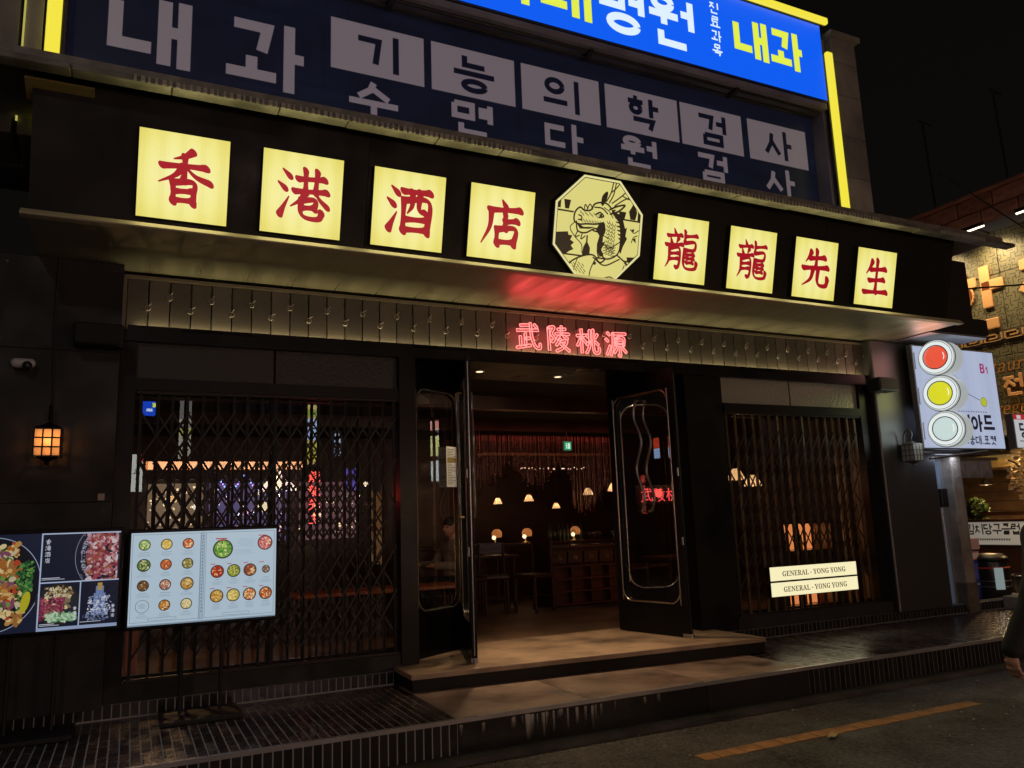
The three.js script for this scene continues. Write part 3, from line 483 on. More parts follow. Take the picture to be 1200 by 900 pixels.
function doorLeaf(label, a, b) {
  const { t, w } = leaf('door_leaf', label, 'door', a, b, 0.415, 3.15, [0.09, 0.32, 2.52, 0.12], 'glazed door leaves standing open');
  for (const s of [-1, 1]) { const hd = part('pull_handle', tube(wave(0, 1.25, 2.45, s * 0.075, 0.045, 2), 0.014, 70, 8), steel, t); part('handle_mount', [rod([0, 1.25, s * 0.024], [0, 1.25, s * 0.08], 0.01), rod([0, 2.45, s * 0.024], [0, 2.45, s * 0.08], 0.01)], brass, hd); }
  part('edge_strip', [bx(-w / 2 - 0.006, -w / 2 - 0.0035, 0.05, 2.68, -0.004, 0.004), bx(w / 2 + 0.0035, w / 2 + 0.006, 0.05, 2.68, -0.004, 0.004)], trimMetal, t);
  const hinges = part('hinge', [rod([w / 2, -0.01, 0], [w / 2, 0.03, 0], 0.022), rod([w / 2, 0.9, 0.03], [w / 2, 0.98, 0.03], 0.011), rod([w / 2, 1.6, 0.03], [w / 2, 1.68, 0.03], 0.011)], steel, t);
  part('bottom_pivot', [bx(w / 2 - 0.08, w / 2 + 0.012, -0.005, 0.03, -0.03, 0.03)], steel, t);
  return t;
}
doorLeaf('door leaf on the left of the doorway, seen almost edge on', [3.03, -0.46], [2.775, 0.36]);
doorLeaf('door leaf on the right of the doorway, its glass turned to the street', [4.9, -0.55], [5.1, 0.4]);
part('doorway_soffit', bx(2.36, 5.5, 3.16, 3.2, -0.8, -0.2), blackSatin, house);
// curved brass bar at the edge of the left leaf
tag(part('door_bar', [tube([[3.02, 3.1, -0.28], [3.0, 2.98, -0.2], [3.03, 2.85, -0.22], [3.02, 2.6, -0.24], [3.02, 1.6, -0.24], [3.02, 1.05, -0.24], [3.0, 0.95, -0.2], [2.98, 0.86, -0.16]], 0.016, 60, 8)], brass, scene), 'tall bent brass bar standing by the left door leaf', 'door bar');
// posted notice in the left sidelight
{ const tx = canvas(128, 220, (g, W, H) => { g.fillStyle = '#d8d6c6'; g.fillRect(0, 0, W, H); g.fillStyle = '#55534a'; for (let y = 14; y < H - 10; y += 9) g.fillRect(12, y, rr(50, 104), 3); g.fillStyle = '#8a7a40'; g.fillRect(10, 60, 108, 26); });
  const t = tag(part('door_notice', new THREE.PlaneGeometry(0.17, 0.4), M({ map: tx, roughness: 0.8, emissive: 0xffffff, emissiveMap: tx, emissiveIntensity: 0.12 }), scene, [2.88, 2.17, -0.36], [0, 0.55, 0]), 'pale printed notice on the glass beside the left door leaf', 'notice'); }
// ---------- small things on the walls ----------
function lantern(label, x, y, z, lit) {
  const t = thing('wall_lantern', label, 'lantern', [x, y, z], 'wall lanterns');
  const w = 0.085, h = 0.2;
  for (const [nx, nz] of [[0, 1], [0, -1], [1, 0], [-1, 0]]) for (let j = 0; j < 3; j++) for (let i = 0; i < 3; i++) {
    const cw = 0.054, cx = (i - 1) * 0.0565, cy = -h / 2 + (j + 0.5) * h / 3;
    part('pane', new THREE.PlaneGeometry(cw - 0.006, h / 3 - 0.008), lit ? amberPane() : frostPane(), t, [nx * w + (nz ? cx : 0), cy, nz * w + (nx ? cx : 0)], [0, nx ? nx * Math.PI / 2 : nz < 0 ? Math.PI : 0, 0]);
  }
  const bars = []; for (const s of [-1, 1]) { for (const c of [-0.085, -0.029, 0.029, 0.085]) bars.push(bx(c - 0.005, c + 0.005, -h / 2, h / 2, s * w - 0.005, s * w + 0.005), bx(s * w - 0.005, s * w + 0.005, -h / 2, h / 2, c - 0.0049, c + 0.0049)); for (let j = 0; j < 4; j++) { const y0 = -h / 2 + j * h / 3; bars.push(bx(-w, w, y0 - 0.0052, y0 + 0.0052, s * w - 0.0055, s * w + 0.0055), bx(s * w - 0.0055, s * w + 0.0055, y0 - 0.0051, y0 + 0.0051, -w, w)); } }
  const iron = lit ? blackSatin : (lantern.m ??= M({ color: lin(0.16, 0.16, 0.17), roughness: 0.4, metalness: 0.5 }));
  part('cage', bars, iron, t);
  part('roof', lathe([[0.125, 0], [0.12, 0.012], [0.06, 0.03], [0.045, 0.036], [0.02, 0.05], [0.0, 0.054]], 4).rotateY(Math.PI / 4), iron, t, [0, h / 2, 0]);
  part('finial', [new THREE.SphereGeometry(0.018, 12, 8).translate(0, -h / 2 - 0.045, 0), lathe([[0.1, 0], [0.06, -0.015], [0.02, -0.035], [0, -0.036]], 4).rotateY(Math.PI / 4).translate(0, -h / 2, 0)], iron, t);
  part('arm', [tube([[0, h / 2 + 0.07, 0], [0, h / 2 + 0.15, 0.02], [0, h / 2 + 0.19, -0.03], [0, h / 2 + 0.14, -0.09], [0, h / 2 + 0.0, -0.11], [0, -0.05, -0.12]], lit ? 0.008 : 0.011, 30, 6), bx(-0.035, 0.035, -0.06, 0.12, -0.135, -0.12)], iron, t);
  if (lit) { const b = part('bulb', new THREE.SphereGeometry(0.028, 14, 10), glow(lin(1, 0.62, 0.25), 1.6), t, [0, 0.02, 0]); pointLight('wall_lantern_light', lin(1, 0.5, 0.2), 0.17, [x, y + 0.02, z], 1.3); }
  return t;
}
function frostPane() { return frostPane.m ??= new THREE.MeshPhysicalMaterial({ color: lin(0.75, 0.78, 0.78), transmission: 0.5, roughness: 0.5, thickness: 0 }); }
function amberPane() { return amberPane.m ??= new THREE.MeshPhysicalMaterial({ color: lin(1, 0.66, 0.34), transmission: 0.75, roughness: 0.55, thickness: 0, emissive: lin(1, 0.46, 0.17), emissiveIntensity: 0.3 }); }
lantern('lit amber wall lantern on the black wall left of the wide gate', -0.56, 2.29, 0.36, true);
lantern('unlit black wall lantern on the metal corner pillar', 8.78, 2.28, 0.31, false);
{
  const t = thing('security_camera', 'pale rounded security camera on the black wall above the lit lantern', 'camera', [-0.76, 2.89, 0.3]);
  part('housing', new THREE.CapsuleGeometry(0.036, 0.09, 6, 14).rotateZ(Math.PI / 2), M({ color: lin(0.5, 0.5, 0.52), roughness: 0.5 }), t);
  part('dome', new THREE.SphereGeometry(0.034, 14, 10), M({ color: lin(0.02), roughness: 0.1 }), t, [0.03, -0.022, 0.03]);
  part('mount', bx(-0.05, 0.05, -0.03, 0.03, -0.08, -0.03), M({ color: lin(0.4), roughness: 0.6 }), t);
}
for (const [x, y, z, l] of [[-0.27, 3.12, 0.34, 'boxy black loudspeaker on the wall beside the planked band'], [8.42, 3.13, 0.28, 'boxy black loudspeaker on the metal corner pillar']]) {
  const t = thing('wall_speaker', l, 'speaker', [x, y, z], 'black wall loudspeakers');
  part('cabinet', rbx(0.34, 0.17, 0.2, 0.02), M({ color: lin(0.012), roughness: 0.55 }), t); part('grille', rbx(0.31, 0.14, 0.012, 0.005), M({ color: lin(0.02), roughness: 0.8, bumpMap: rep(tFine, 3), bumpScale: 0.002 }), t, [0, 0, 0.1]); part('bracket', bx(-0.03, 0.03, -0.04, 0.04, -0.13, -0.1), blackSatin, t);
}
tag(part('wall_sticker', rbx(0.045, 0.05, 0.004, 0.001), M({ color: lin(0.4, 0.34, 0.3), roughness: 0.7 }), scene, [-0.2, 1.9, 0.223]), 'tiny pale sticker on the black wall above the screens', 'sticker');
// ---------- menu screens on stands ----------
function plate(g, x, y, r, c1, c2, c3) { g.fillStyle = '#2a2724'; g.beginPath(); g.arc(x, y, r, 0, 7); g.fill(); g.fillStyle = c1; g.beginPath(); g.arc(x, y, r * 0.86, 0, 7); g.fill(); for (let i = 0; i < 46; i++) { const a = rnd() * 7, d = Math.sqrt(rnd()) * r * 0.74; g.fillStyle = [c2, c3, c1, '#e8d9a0'][Math.floor(rnd() * 4)]; g.beginPath(); g.ellipse(x + d * Math.cos(a), y + d * Math.sin(a), r * rr(0.08, 0.2), r * rr(0.05, 0.12), rnd() * 3, 0, 7); g.fill(); } }
const squig = (g, x, y, w, n, c) => { g.strokeStyle = c; g.lineWidth = 1.4; for (let i = 0; i < n; i++) { const l = w * rr(0.5, 1), y0 = y + i * 7; g.beginPath(); for (let k = 0; k <= 14; k++) g[k ? 'lineTo' : 'moveTo'](x - l / 2 + l * k / 14, y0 + rr(-2, 2)); g.stroke(); } };
const menuTex = canvas(1024, 664, (g, W, H) => {
  const gr = '#b4c9d8'; g.fillStyle = gr; g.fillRect(0, 0, W, H); g.strokeStyle = '#56697c'; g.lineWidth = 2;
  g.strokeRect(12, 14, W * 0.45, H - 40); g.strokeRect(W * 0.5, 14, W * 0.485, H - 40); g.fillStyle = '#9fb6c8'; g.fillRect(W * 0.465, 10, 26, H - 30); g.strokeRect(W * 0.465, 10, 26, H - 30);
  for (let i = 0; i < 24; i++) { g.fillStyle = '#4b5c6c'; g.fillRect(W * 0.465 + 10 + rr(-2, 2), 30 + i * 24, 5, 12); }
  const P = [['#8fb35a', '#3f6b2a', '#d8dcb0'], ['#d9b34a', '#e9d27a', '#7d9a3a'], ['#c4502a', '#e08a4a', '#d9c08a'], ['#5c7a38', '#b9c08a', '#2f3f20'], ['#c0522a', '#d98a3a', '#7a2a1a'], ['#8a7a3a', '#c0b26a', '#56602a'], ['#6a4a2a', '#b08040', '#3a2a1a'], ['#b06a5a', '#e0d0c0', '#4a3a34'], ['#c09040', '#7a5a2a', '#e0c080'], ['#aabcc8', '#b4c9d8', '#90a4b4'], ['#c07a30', '#e0b060', '#7a3a1a'], ['#d8c890', '#e8e0c0', '#b08a40']];
  P.forEach((p, i) => { const x = 90 + (i % 3) * 148, y = 88 + Math.floor(i / 3) * 146; if (i === 9) { g.strokeStyle = '#5a6c7a'; g.lineWidth = 3; g.beginPath(); g.arc(x, y, 44, 0, 7); g.stroke(); squig(g, x, y - 16, 60, 5, '#6a7c8a'); } else plate(g, x, y, i % 5 === 3 ? 46 : 40, ...p); squig(g, x, y + 56, 70, 1, '#3c4a58'); squig(g, x, y + 68, 100, 3, '#8094a6'); });
  plate(g, 632, 140, 72, '#6aa53a', '#a8d05a', '#3f7a24'); g.fillStyle = '#b43a30'; g.fillRect(580, 58, 80, 8); g.fillRect(596, 72, 50, 6); plate(g, 940, 104, 56, '#d46a6a', '#e8a8a0', '#9a3a3a'); g.fillStyle = '#b43a30'; g.fillRect(890, 44, 60, 6);
  squig(g, 800, 70, 150, 9, '#93a8ba'); squig(g, 780, 150, 200, 6, '#93a8ba');
  const Q = [['#b02a1a', '#e0802a', '#6a1a10'], ['#8a9a2a', '#3f5a1a', '#d0c04a'], ['#9a4a2a', '#d0905a', '#4a2a1a'], ['#7a5a4a', '#b4c9d8', '#4a3a34'], ['#c08a2a', '#e0b04a', '#8a5a1a'], ['#d8b84a', '#e8d88a', '#a8a04a'], ['#c06a3a', '#e0c090', '#d8a060'], ['#c05a2a', '#e09a5a', '#8a3a1a']];
  Q.forEach((p, i) => { const x = 596 + (i % 4) * 118, y = 306 + Math.floor(i / 4) * 180; plate(g, x, y, i === 3 ? 30 : 48, ...p); g.fillStyle = '#b43a30'; g.fillRect(x - 50, y - 58, 34, 5); squig(g, x, y + 62, 60, 1, '#3c4a58'); squig(g, x, y + 76, 90, 4, '#8094a6'); });
  g.strokeStyle = '#4b5c6c'; for (const x of [130, 640]) { g.strokeRect(x, H - 52, 190, 18); } g.fillStyle = '#8094a6'; g.fillRect(0, H - 10, W, 10);
});
const foodTex = canvas(1024, 650, (g, W, H) => {
  g.fillStyle = '#16213a'; g.fillRect(0, 0, W, H); const X = 530;
  const grain = (n, x, y, w, h, cs, a, b) => { for (let i = 0; i < n; i++) { g.fillStyle = cs[Math.floor(rnd() * cs.length)]; g.beginPath(); g.ellipse(x + rnd() * w, y + rnd() * h, rr(a, b), rr(a, b) * 0.6, rnd() * 3, 0, 7); g.fill(); } };
  g.strokeStyle = '#c8d4ea'; g.lineWidth = 4; g.beginPath(); g.ellipse(250, 330, 290, 310, 0, 0, 7); g.stroke(); g.fillStyle = '#10151f'; g.beginPath(); g.ellipse(250, 330, 280, 300, 0, 0, 7); g.fill();
  for (let j = 0; j < 9; j++) grain(60, 40 + j * 8, 60 + j * 55, 360 - j * 3, 80, j % 3 === 1 ? ['#3f6b2a', '#7a9a4a', '#8a4a6a', '#d8c9a0'] : ['#c9974a', '#e2bd72', '#efd9a0', '#b06a2a', '#c0492a', '#a8703a'], 10, 34);
  grain(140, 400, 180, 90, 260, ['#2f6b34', '#4a8a44', '#1f4a26', '#6aa04a'], 6, 18); g.fillStyle = '#c9c02a'; g.beginPath(); g.ellipse(455, 450, 26, 70, 0.2, 0, 7); g.fill();
  g.fillStyle = '#131c33'; g.fillRect(X, 0, W - X, H); g.save(); g.beginPath(); g.rect(X, 8, W - X - 12, 320); g.clip();
  g.strokeStyle = '#aebbd4'; g.lineWidth = 3; for (const r of [268, 228]) { g.beginPath(); g.arc(1010, 165, r, 2.2, 4.2); g.stroke(); }
  g.fillStyle = '#c8d2e6'; g.font = 'bold 34px serif'; [...'WONG TONG'].forEach((c, i) => { const a = 3.72 - i * 0.145; g.save(); g.translate(1010 + 236 * Math.cos(a), 165 + 236 * Math.sin(a)); g.rotate(a - Math.PI / 2); g.fillText(c, -10, 0); g.restore(); });
  grain(520, 820, -20, 260, 390, ['#b04a5a', '#c88a94', '#8a3040', '#d9a8b0', '#a85a3a', '#efd9dc'], 8, 24); grain(90, 780, 20, 60, 300, ['#c88a94', '#8a97b0'], 2, 5); g.restore();
  [...'香港酒店'].forEach((c, i) => drawHan(g, c, X + 24, 40 + i * 42, 34, 4, '#e6ecf8')); g.fillStyle = '#dfe6f4'; g.fillRect(X + 14, 300, 110, 5); g.fillRect(X + 14, 310, 140, 4);
  plate(g, X + 120, 480, 138, '#2a2c38', '#c9b48a', '#8a7a5a'); grain(160, X + 10, 430, 150, 150, ['#9a3a5a', '#c05a6a', '#7a2a44'], 6, 16); grain(110, X + 60, 540, 170, 50, ['#9ad0a0', '#6aa874', '#d0e8c8'], 8, 20); grain(70, X + 40, 360, 170, 70, ['#d9c490', '#8a6a4a', '#efe6c8'], 5, 14);
  g.fillStyle = '#131c33'; g.fillRect(X + 254, 340, W, H);
  g.fillStyle = '#7d93c8'; g.fillRect(X + 340, 420, 74, 150); g.fillRect(X + 352, 372, 50, 60); g.fillStyle = '#c9a45a'; g.fillRect(X + 362, 350, 30, 50); grain(120, X + 300, 440, 150, 130, ['#aab8dc', '#d0daf0', '#56689a', '#e8eefa'], 4, 13); grain(40, X + 280, 560, 160, 40, ['#8a94b0', '#56689a'], 3, 14);
  g.fillStyle = '#dfe6f4'; g.fillRect(X + 16, 604, 90, 5); g.fillRect(X + 16, 614, 120, 4); g.fillRect(X + 262, 606, 130, 4); [...'香港店'].forEach((c, i) => { drawHan(g, c, X + 214, 500 + i * 32, 24, 3.4, '#e6ecf8'); drawHan(g, c, W - 42, 500 + i * 32, 24, 3.4, '#e6ecf8'); });
  g.fillStyle = '#c4d4f4'; g.fillRect(X, 0, 9, H); g.fillRect(X, 0, W, 9); g.fillRect(X, 328, W, 9); g.fillRect(X + 250, 334, 8, H); g.fillStyle = '#a8bae0'; g.fillRect(X, H - 22, W, 22);
});
for (const [x, tex, k, l, sh] of [[0.535, menuTex, 0.78, 'bright pale menu screen on a stand before the wide gate', 0], [-0.565, foodTex, 0.55, 'dark food photo screen on a stand, cut by the left frame edge', 0.02]]) {
  const t = thing('menu_screen', l, 'screen', [x, 0, 0.5], 'menu screens on stands');
  t.rotation.y = -0.0;
  part('cabinet', rbx(1.075, 0.72, 0.07, 0.01), blackSatin, t, [0, 1.287 + sh, -0.037]);
  part('display', new THREE.PlaneGeometry(1.03, 0.665), M({ color: lin(0.02), emissive: 0xffffff, emissiveMap: tex, emissiveIntensity: k, roughness: 0.25 }), t, [0, 1.287 + sh, 0.001]);
  for (const s of [-0.14, 0.14]) part('post', rod([s, 0.3, -0.1], [s, 1.25, -0.1], 0.014), black, t);
  part('base_plate', rbx(0.56, 0.03, 0.42, 0.006), black, t, [0, 0.279, -0.08]);
  part('bracket', [bx(-0.3, 0.3, 1.2, 1.26, -0.09, -0.073), bx(-0.3, 0.3, 1.36, 1.42, -0.09, -0.073)], darkMetal, t);
  areaLight('menu_screen_light', lin(0.62, 0.75, 1), k * 0.7, 1, 0.64, [x, 1.287, 0.54], [x, 1.0, 3]);
}
// ---------- interior ----------
const woodD = M({ color: lin(0.075, 0.03, 0.02), roughness: 0.5, map: rep(tDirt, 0.8), roughnessMap: rep(tRough, 0.8) });
const woodR = M({ color: lin(0.11, 0.025, 0.02), roughness: 0.4, map: rep(tDirt, 1.1) });
struct('floor', bx(-0.5, 9.3, 0.3, 0.395, -7.2, -0.13), M({ color: lin(0.16, 0.1, 0.065), roughness: 0.6, map: rep(tDirt2, 0.35), bumpMap: rep(tAsph, 0.7), bumpScale: 0.004, roughnessMap: rep(tRough, 0.4) }));
struct('ceiling', bx(-0.5, 9.3, 3.22, 3.3, -7.2, -0.12), M({ color: lin(0.014, 0.01, 0.01), roughness: 0.9, map: rep(tDirt, 0.5) }));
struct('back_wall', bx(-0.5, 9.3, 0.38, 3.25, -7.4, -7.2), woodD);
struct('side_wall', [bx(-0.6, -0.5, 0.3, 3.3, -7.4, -0.31), bx(9.3, 9.4, 0.3, 4.7, -7.4, -0.31)], woodD);
struct('ceiling_beam', [bx(-0.5, 9.3, 3.05, 3.219, -2.3, -2.15), bx(-0.5, 9.3, 3.05, 3.219, -4.4, -4.25)], woodD);
{ // downlights
  const L = [[3.2, 3.16, -0.33, 'over the left sidelight'], [4.15, 3.16, -0.38, 'over the middle of the doorway'], [5.12, 3.16, -0.38, 'over the right door leaf'], [3.46, 3.22, -1.92, 'seen through the left sidelight'], [5.8, 3.22, -2.64, 'deeper in the doorway, reddish'], [6.02, 3.22, -1.23, 'seen through the right door glass']];
  L.forEach(([x, y, z, l], i) => {
    const t = thing('downlight', 'small round ceiling downlight ' + l, 'downlight', [x, y, z], 'ceiling downlights');
    part('lens', new THREE.CylinderGeometry(0.036, 0.036, 0.006, 18), glow(i === 4 ? lin(1, 0.5, 0.4) : lin(1, 0.8, 0.5), i === 4 ? 0.8 : 1.6), t, [0, -0.012, 0]);
    part('trim_ring', new THREE.TorusGeometry(0.046, 0.009, 8, 24).rotateX(Math.PI / 2), trimMetal, t, [0, -0.006, 0]);
    spotLight('downlight_light', lin(1, 0.68, 0.4), i < 3 ? 10 : 0.7, [x, y - 0.03, z], [x, 0, z + (i < 3 ? 0.75 : 0)], i < 3 ? 0.7 : 0.7, 0.9);
  });
}
// counter with a grid front
{
  const t = thing('bar_counter', 'dark red bar counter with a gridded front facing the doorway', 'counter', [6.1, 0.395, -3.2]);
  part('body', bx(-0.66, 0.66, 0, 0.8, -0.4, 0.0), woodR, t); part('worktop', rbx(1.4, 0.04, 0.52, 0.008), woodD, t, [0, 0.83, -0.16]);
  for (let i = 0; i < 4; i++) part('shelf_rail', bx(-0.66, 0.66, 0.02 + i * 0.175, 0.045 + i * 0.175, 0.001, 0.11), woodR, t);
  for (let i = 0; i < 5; i++) part('divider', bx(-0.66 + i * 0.32, -0.635 + i * 0.32, 0.046, 0.568, 0.002, 0.1), woodR, t);
  for (let i = 0; i < 5; i++) { const d = part('drawer_front', rbx(0.24, 0.17, 0.1, 0.006), woodD, t, [-0.53 + i * 0.265, 0.68, 0.05]); part('knob', new THREE.TorusGeometry(0.025, 0.008, 8, 14), steelDark(), d, [0, 0, 0.058]); }
}
function chair(label, x, z, ry) {
  const t = thing('bar_chair', label, 'chair', [x, 0.395, z], 'dark chairs inside'); t.rotation.y = ry;
  part('seat', rbx(0.4, 0.05, 0.4, 0.015), woodD, t, [0, 0.48, 0]); part('backrest', rbx(0.38, 0.16, 0.03, 0.01), woodD, t, [0, 0.86, -0.19]);
  for (const [a, b] of [[-1, -1], [1, -1], [-1, 1], [1, 1]]) part('leg', rod([a * 0.18, 0, b * 0.18], [a * 0.17, b < 0 ? 0.92 : 0.46, b * 0.17], 0.018), woodD, t);
  for (const s of [-0.18, 0.18]) part('stretcher', rod([-0.18, 0.2, s], [0.18, 0.2, s], 0.011), woodD, t);
}
function table(label, x, z, w, d, h, m) {
  const t = thing('dining_table', label, 'table', [x, 0.395, z], 'tables inside');
  part('tabletop', rbx(w, 0.045, d, 0.01), m ?? woodD, t, [0, h, 0]);
  for (const [a, b] of [[-1, -1], [1, -1], [-1, 1], [1, 1]]) part('leg', rod([a * (w / 2 - 0.06), 0, b * (d / 2 - 0.06)], [a * (w / 2 - 0.06), h - 0.02, b * (d / 2 - 0.06)], 0.02), woodD, t);
}
chair('dark chair nearest the left edge of the doorway view', 4.05, -2.9, 0.4); chair('dark chair standing before the small middle table', 4.55, -3.15, -0.3); chair('dark chair beside the gridded bar counter', 5.05, -2.9, -1.2);
table('small dark table seen through the middle of the doorway', 4.75, -3.9, 0.8, 0.7, 0.72);
table('dark table behind the right door glass', 6.3, -1.35, 0.7, 0.6, 0.7);
const orangeTone = M({ color: lin(0.55, 0.16, 0.05), roughness: 0.35, map: rep(tDirt, 1) });
table('long table behind the left sidelight, orange light painted on its top', 2.6, -2.05, 1.9, 0.55, 0.5, orangeTone);  // orange of the tabletop stands for light along its edge
{ const t = thing('booth_ledge', 'long dark booth partition carrying the table lamps', 'partition', [6.0, 0.395, -4.75]); part('panel', bx(-2.2, 1.9, 0, 0.82, -0.1, 0.1), woodR, t); part('cap', rbx(4.16, 0.05, 0.3, 0.01), woodD, t, [-0.15, 0.85, 0]); for (let i = 0; i < 8; i++) part('stile', bx(-2.18 + i * 0.57, -2.12 + i * 0.57, 0.02, 0.8, 0.1, 0.12), woodD, t); }
const shadeM = new THREE.MeshPhysicalMaterial({ color: lin(0.9, 0.78, 0.6), transmission: 0.4, roughness: 0.9, thickness: 0, emissive: lin(1, 0.66, 0.33), emissiveIntensity: 0.5 });
function pendant(label, x, y, z, s, k = 1, g = 'white scalloped pendant lamps') {
  const t = thing('pendant_lamp', label, 'lamp', [x, y, z], g), N = 10;
  const sh = new THREE.LatheGeometry([[0.02, 0.09], [0.045, 0.085], [0.075, 0.03], [0.11, -0.05]].map((p) => new THREE.Vector2(p[0] * s, p[1] * s)), 40), p = sh.attributes.position;
  for (let i = 0; i < p.count; i++) { const a = Math.atan2(p.getZ(i), p.getX(i)), w = 1 + 0.07 * Math.cos(a * N); p.setXYZ(i, p.getX(i) * w, p.getY(i) - (p.getY(i) < 0 ? 0.012 * s * Math.abs(Math.sin(a * N / 2)) : 0), p.getZ(i) * w); }
  sh.computeVertexNormals(); part('shade', sh, shadeM, t); part('cap', lathe([[0.03 * s, 0.085 * s], [0.02 * s, 0.12 * s], [0, 0.125 * s]], 14), blackSatin, t); part('bulb', new THREE.SphereGeometry(0.022 * s, 12, 8), glow(lin(1, 0.75, 0.42), 2), t); part('cord', rod([0, 0.12 * s, 0], [0, 3.22 - y, 0], 0.005, 5), blackSatin, t);
  pointLight('pendant_lamp_light', lin(1, 0.5, 0.22), 0.1 * k, [x, y, z], 1);
}
pendant('white pendant lamp leftmost in the doorway view', 5.5, 1.95, -5, 0.66); pendant('white pendant lamp second from left in the doorway', 6.08, 1.99, -5, 0.72); pendant('dim white pendant lamp third from left in the doorway', 6.6, 1.85, -5, 0.6, 0.5); pendant('white pendant lamp beside the right edge of the doorway', 7.25, 2.08, -5, 0.8);
pendant('pale pendant lamp just left of the inner red neon', 5.52, 1.99, -1.5, 0.7); pendant('pale pendant lamp above the inner red neon', 6.62, 2.06, -1.6, 0.8);
pendant('left of two pendant lamps behind the folded gate', 7.08, 2.1, -1.0, 1.0, 1.4); pendant('right of two pendant lamps behind the folded gate', 7.4, 2.02, -1.05, 1.0, 1.4);
for (const [x, z, l] of [[5.32, -4.75, 'left amber table lamp on the booth partition'], [5.84, -4.7, 'middle amber table lamp on the booth partition'], [6.75, -4.7, 'right amber table lamp on the booth partition']]) {
  const t = thing('table_lamp', l, 'lamp', [x, 1.27, z], 'amber table lamps');
  part('base', lathe([[0.05, 0], [0.05, 0.015], [0.012, 0.03], [0.012, 0.08]], 16), brass, t); part('shade', new THREE.SphereGeometry(0.085, 18, 12, 0, 6.2832, 0.3, 1.9), amberPane(), t, [0.03, 0.15, 0]); part('bulb', new THREE.SphereGeometry(0.032, 12, 10), glow(lin(1, 0.75, 0.4), 2), t, [-0.04, 0.1, 0.04]);
  pointLight('table_lamp_light', lin(1, 0.45, 0.18), 0.05, [x - 0.04, 1.37, z + 0.04], 1.4);
}
{ // rack of hanging glasses with a row of bulbs, and strands of beads round it
  const t = thing('glass_rack', 'long hanging glass rack with a row of tiny bulbs', 'rack', [6.5, 2.62, -5.0]);
  part('frame', [rod([-1.3, 0.12, -0.12], [1.3, 0.12, -0.12], 0.012), rod([-1.3, 0.12, 0.12], [1.3, 0.12, 0.12], 0.012), rod([-1.3, 0.12, 0], [-1.3, 0.6, 0], 0.008), rod([1.3, 0.12, 0], [1.3, 0.6, 0], 0.008)], brass, t);
  const gl = lathe([[0.03, 0.1], [0.005, 0.09], [0.004, 0.02], [0.03, -0.02], [0.036, -0.07]], 14), bulb = new THREE.SphereGeometry(0.0095, 8, 6), bm = glow(lin(1, 0.62, 0.42), 1.6);
  for (let i = 0; i < 18; i++) part('glass', gl, clearGlass, t, [-1.22 + i * 0.143, 0, 0.1]);
  for (let i = 0; i < 22; i++) part('bulb', bulb, bm, t, [-0.62 + i * 0.058 + rr(-0.03, 0.03), -0.13 + rr(-0.012, 0.012), 0.12 + rr(-0.05, 0.05)]);
  areaLight('glass_rack_light', lin(1, 0.3, 0.2), 1.2, 2.4, 0.05, [6.5, 2.46, -4.86], [6.5, 3.2, -5.4]);
  const c = thing('bead_curtain', 'red lit curtain of fine bead strands across the back', 'curtain', [6.3, 2.3, -4.5]);
  const s = []; for (let i = 0; i < 120; i++) { const x = -1.7 + i * 0.026 + rr(-0.012, 0.012), L = 0.3 + 0.35 * Math.abs(Math.sin(i * 0.09)) + rr(0, 0.2) + (i > 78 ? 0.45 : 0); s.push(rod([x, 0.7, 0], [x, 0.7 - L, 0], 0.0035, 4)); for (let k = 0; k < 4; k++) s.push(new THREE.OctahedronGeometry(0.014).translate(x, 0.7 - L * (0.3 + 0.22 * k + rr(0, 0.1)), 0)); }
  part('strand', s, M({ color: lin(0.7, 0.42, 0.36), roughness: 0.25, metalness: 0.8 }), c).userData.kind = 'stuff';
  areaLight('bead_curtain_fill', lin(1, 0.16, 0.12), 1.8, 3.2, 0.06, [6.2, 3.0, -4.05], [6.2, 2.3, -4.7]);  // red area light added to brighten the strands, without a lamp
}
{ const tx = canvas(96, 96, (g) => { g.fillStyle = '#0e8f5c'; g.fillRect(0, 0, 96, 96); g.fillStyle = '#d9ffe8'; g.fillRect(52, 14, 30, 66); g.beginPath(); g.arc(34, 22, 9, 0, 7); g.fill(); g.lineWidth = 9; g.strokeStyle = '#d9ffe8'; g.beginPath(); g.moveTo(34, 32); g.lineTo(36, 56); g.lineTo(24, 82); g.moveTo(36, 56); g.lineTo(52, 78); g.moveTo(20, 46); g.lineTo(50, 40); g.stroke(); });
  const t = thing('exit_sign', 'small green lit exit sign deep in the restaurant', 'exit sign', [6.35, 2.79, -4.1]); part('casing', rbx(0.15, 0.15, 0.05, 0.006), M({ color: lin(0.3), roughness: 0.5 }), t); part('face', new THREE.PlaneGeometry(0.14, 0.14), M({ color: lin(0.03), emissive: 0xffffff, emissiveMap: tx, emissiveIntensity: 0.8 }), t, [0, 0, 0.0265]); part('hanger', rod([0, 0.075, 0], [0, 0.43, 0], 0.006), darkMetal, t); }
{ const t = thing('neon_sign', 'red neon of four characters level behind the right door glass', 'neon sign', [6.5, 1.9, -1.75]); [...'武陵桃源'].forEach((ch, i) => part('neon_character', neonGlyph(ch, 0.185, 0.006, 0), glow(lin(1, 0.08, 0.08), 1.6), t, [-0.31 + i * 0.205, 0, 0])); part('backing_panel', rbx(0.92, 0.26, 0.02, 0.005), blackSatin, t, [0, 0, -0.04]); pointLight('neon_sign_light', lin(1, 0.05, 0.05), 0.14, [6.5, 1.9, -1.5], 3); }
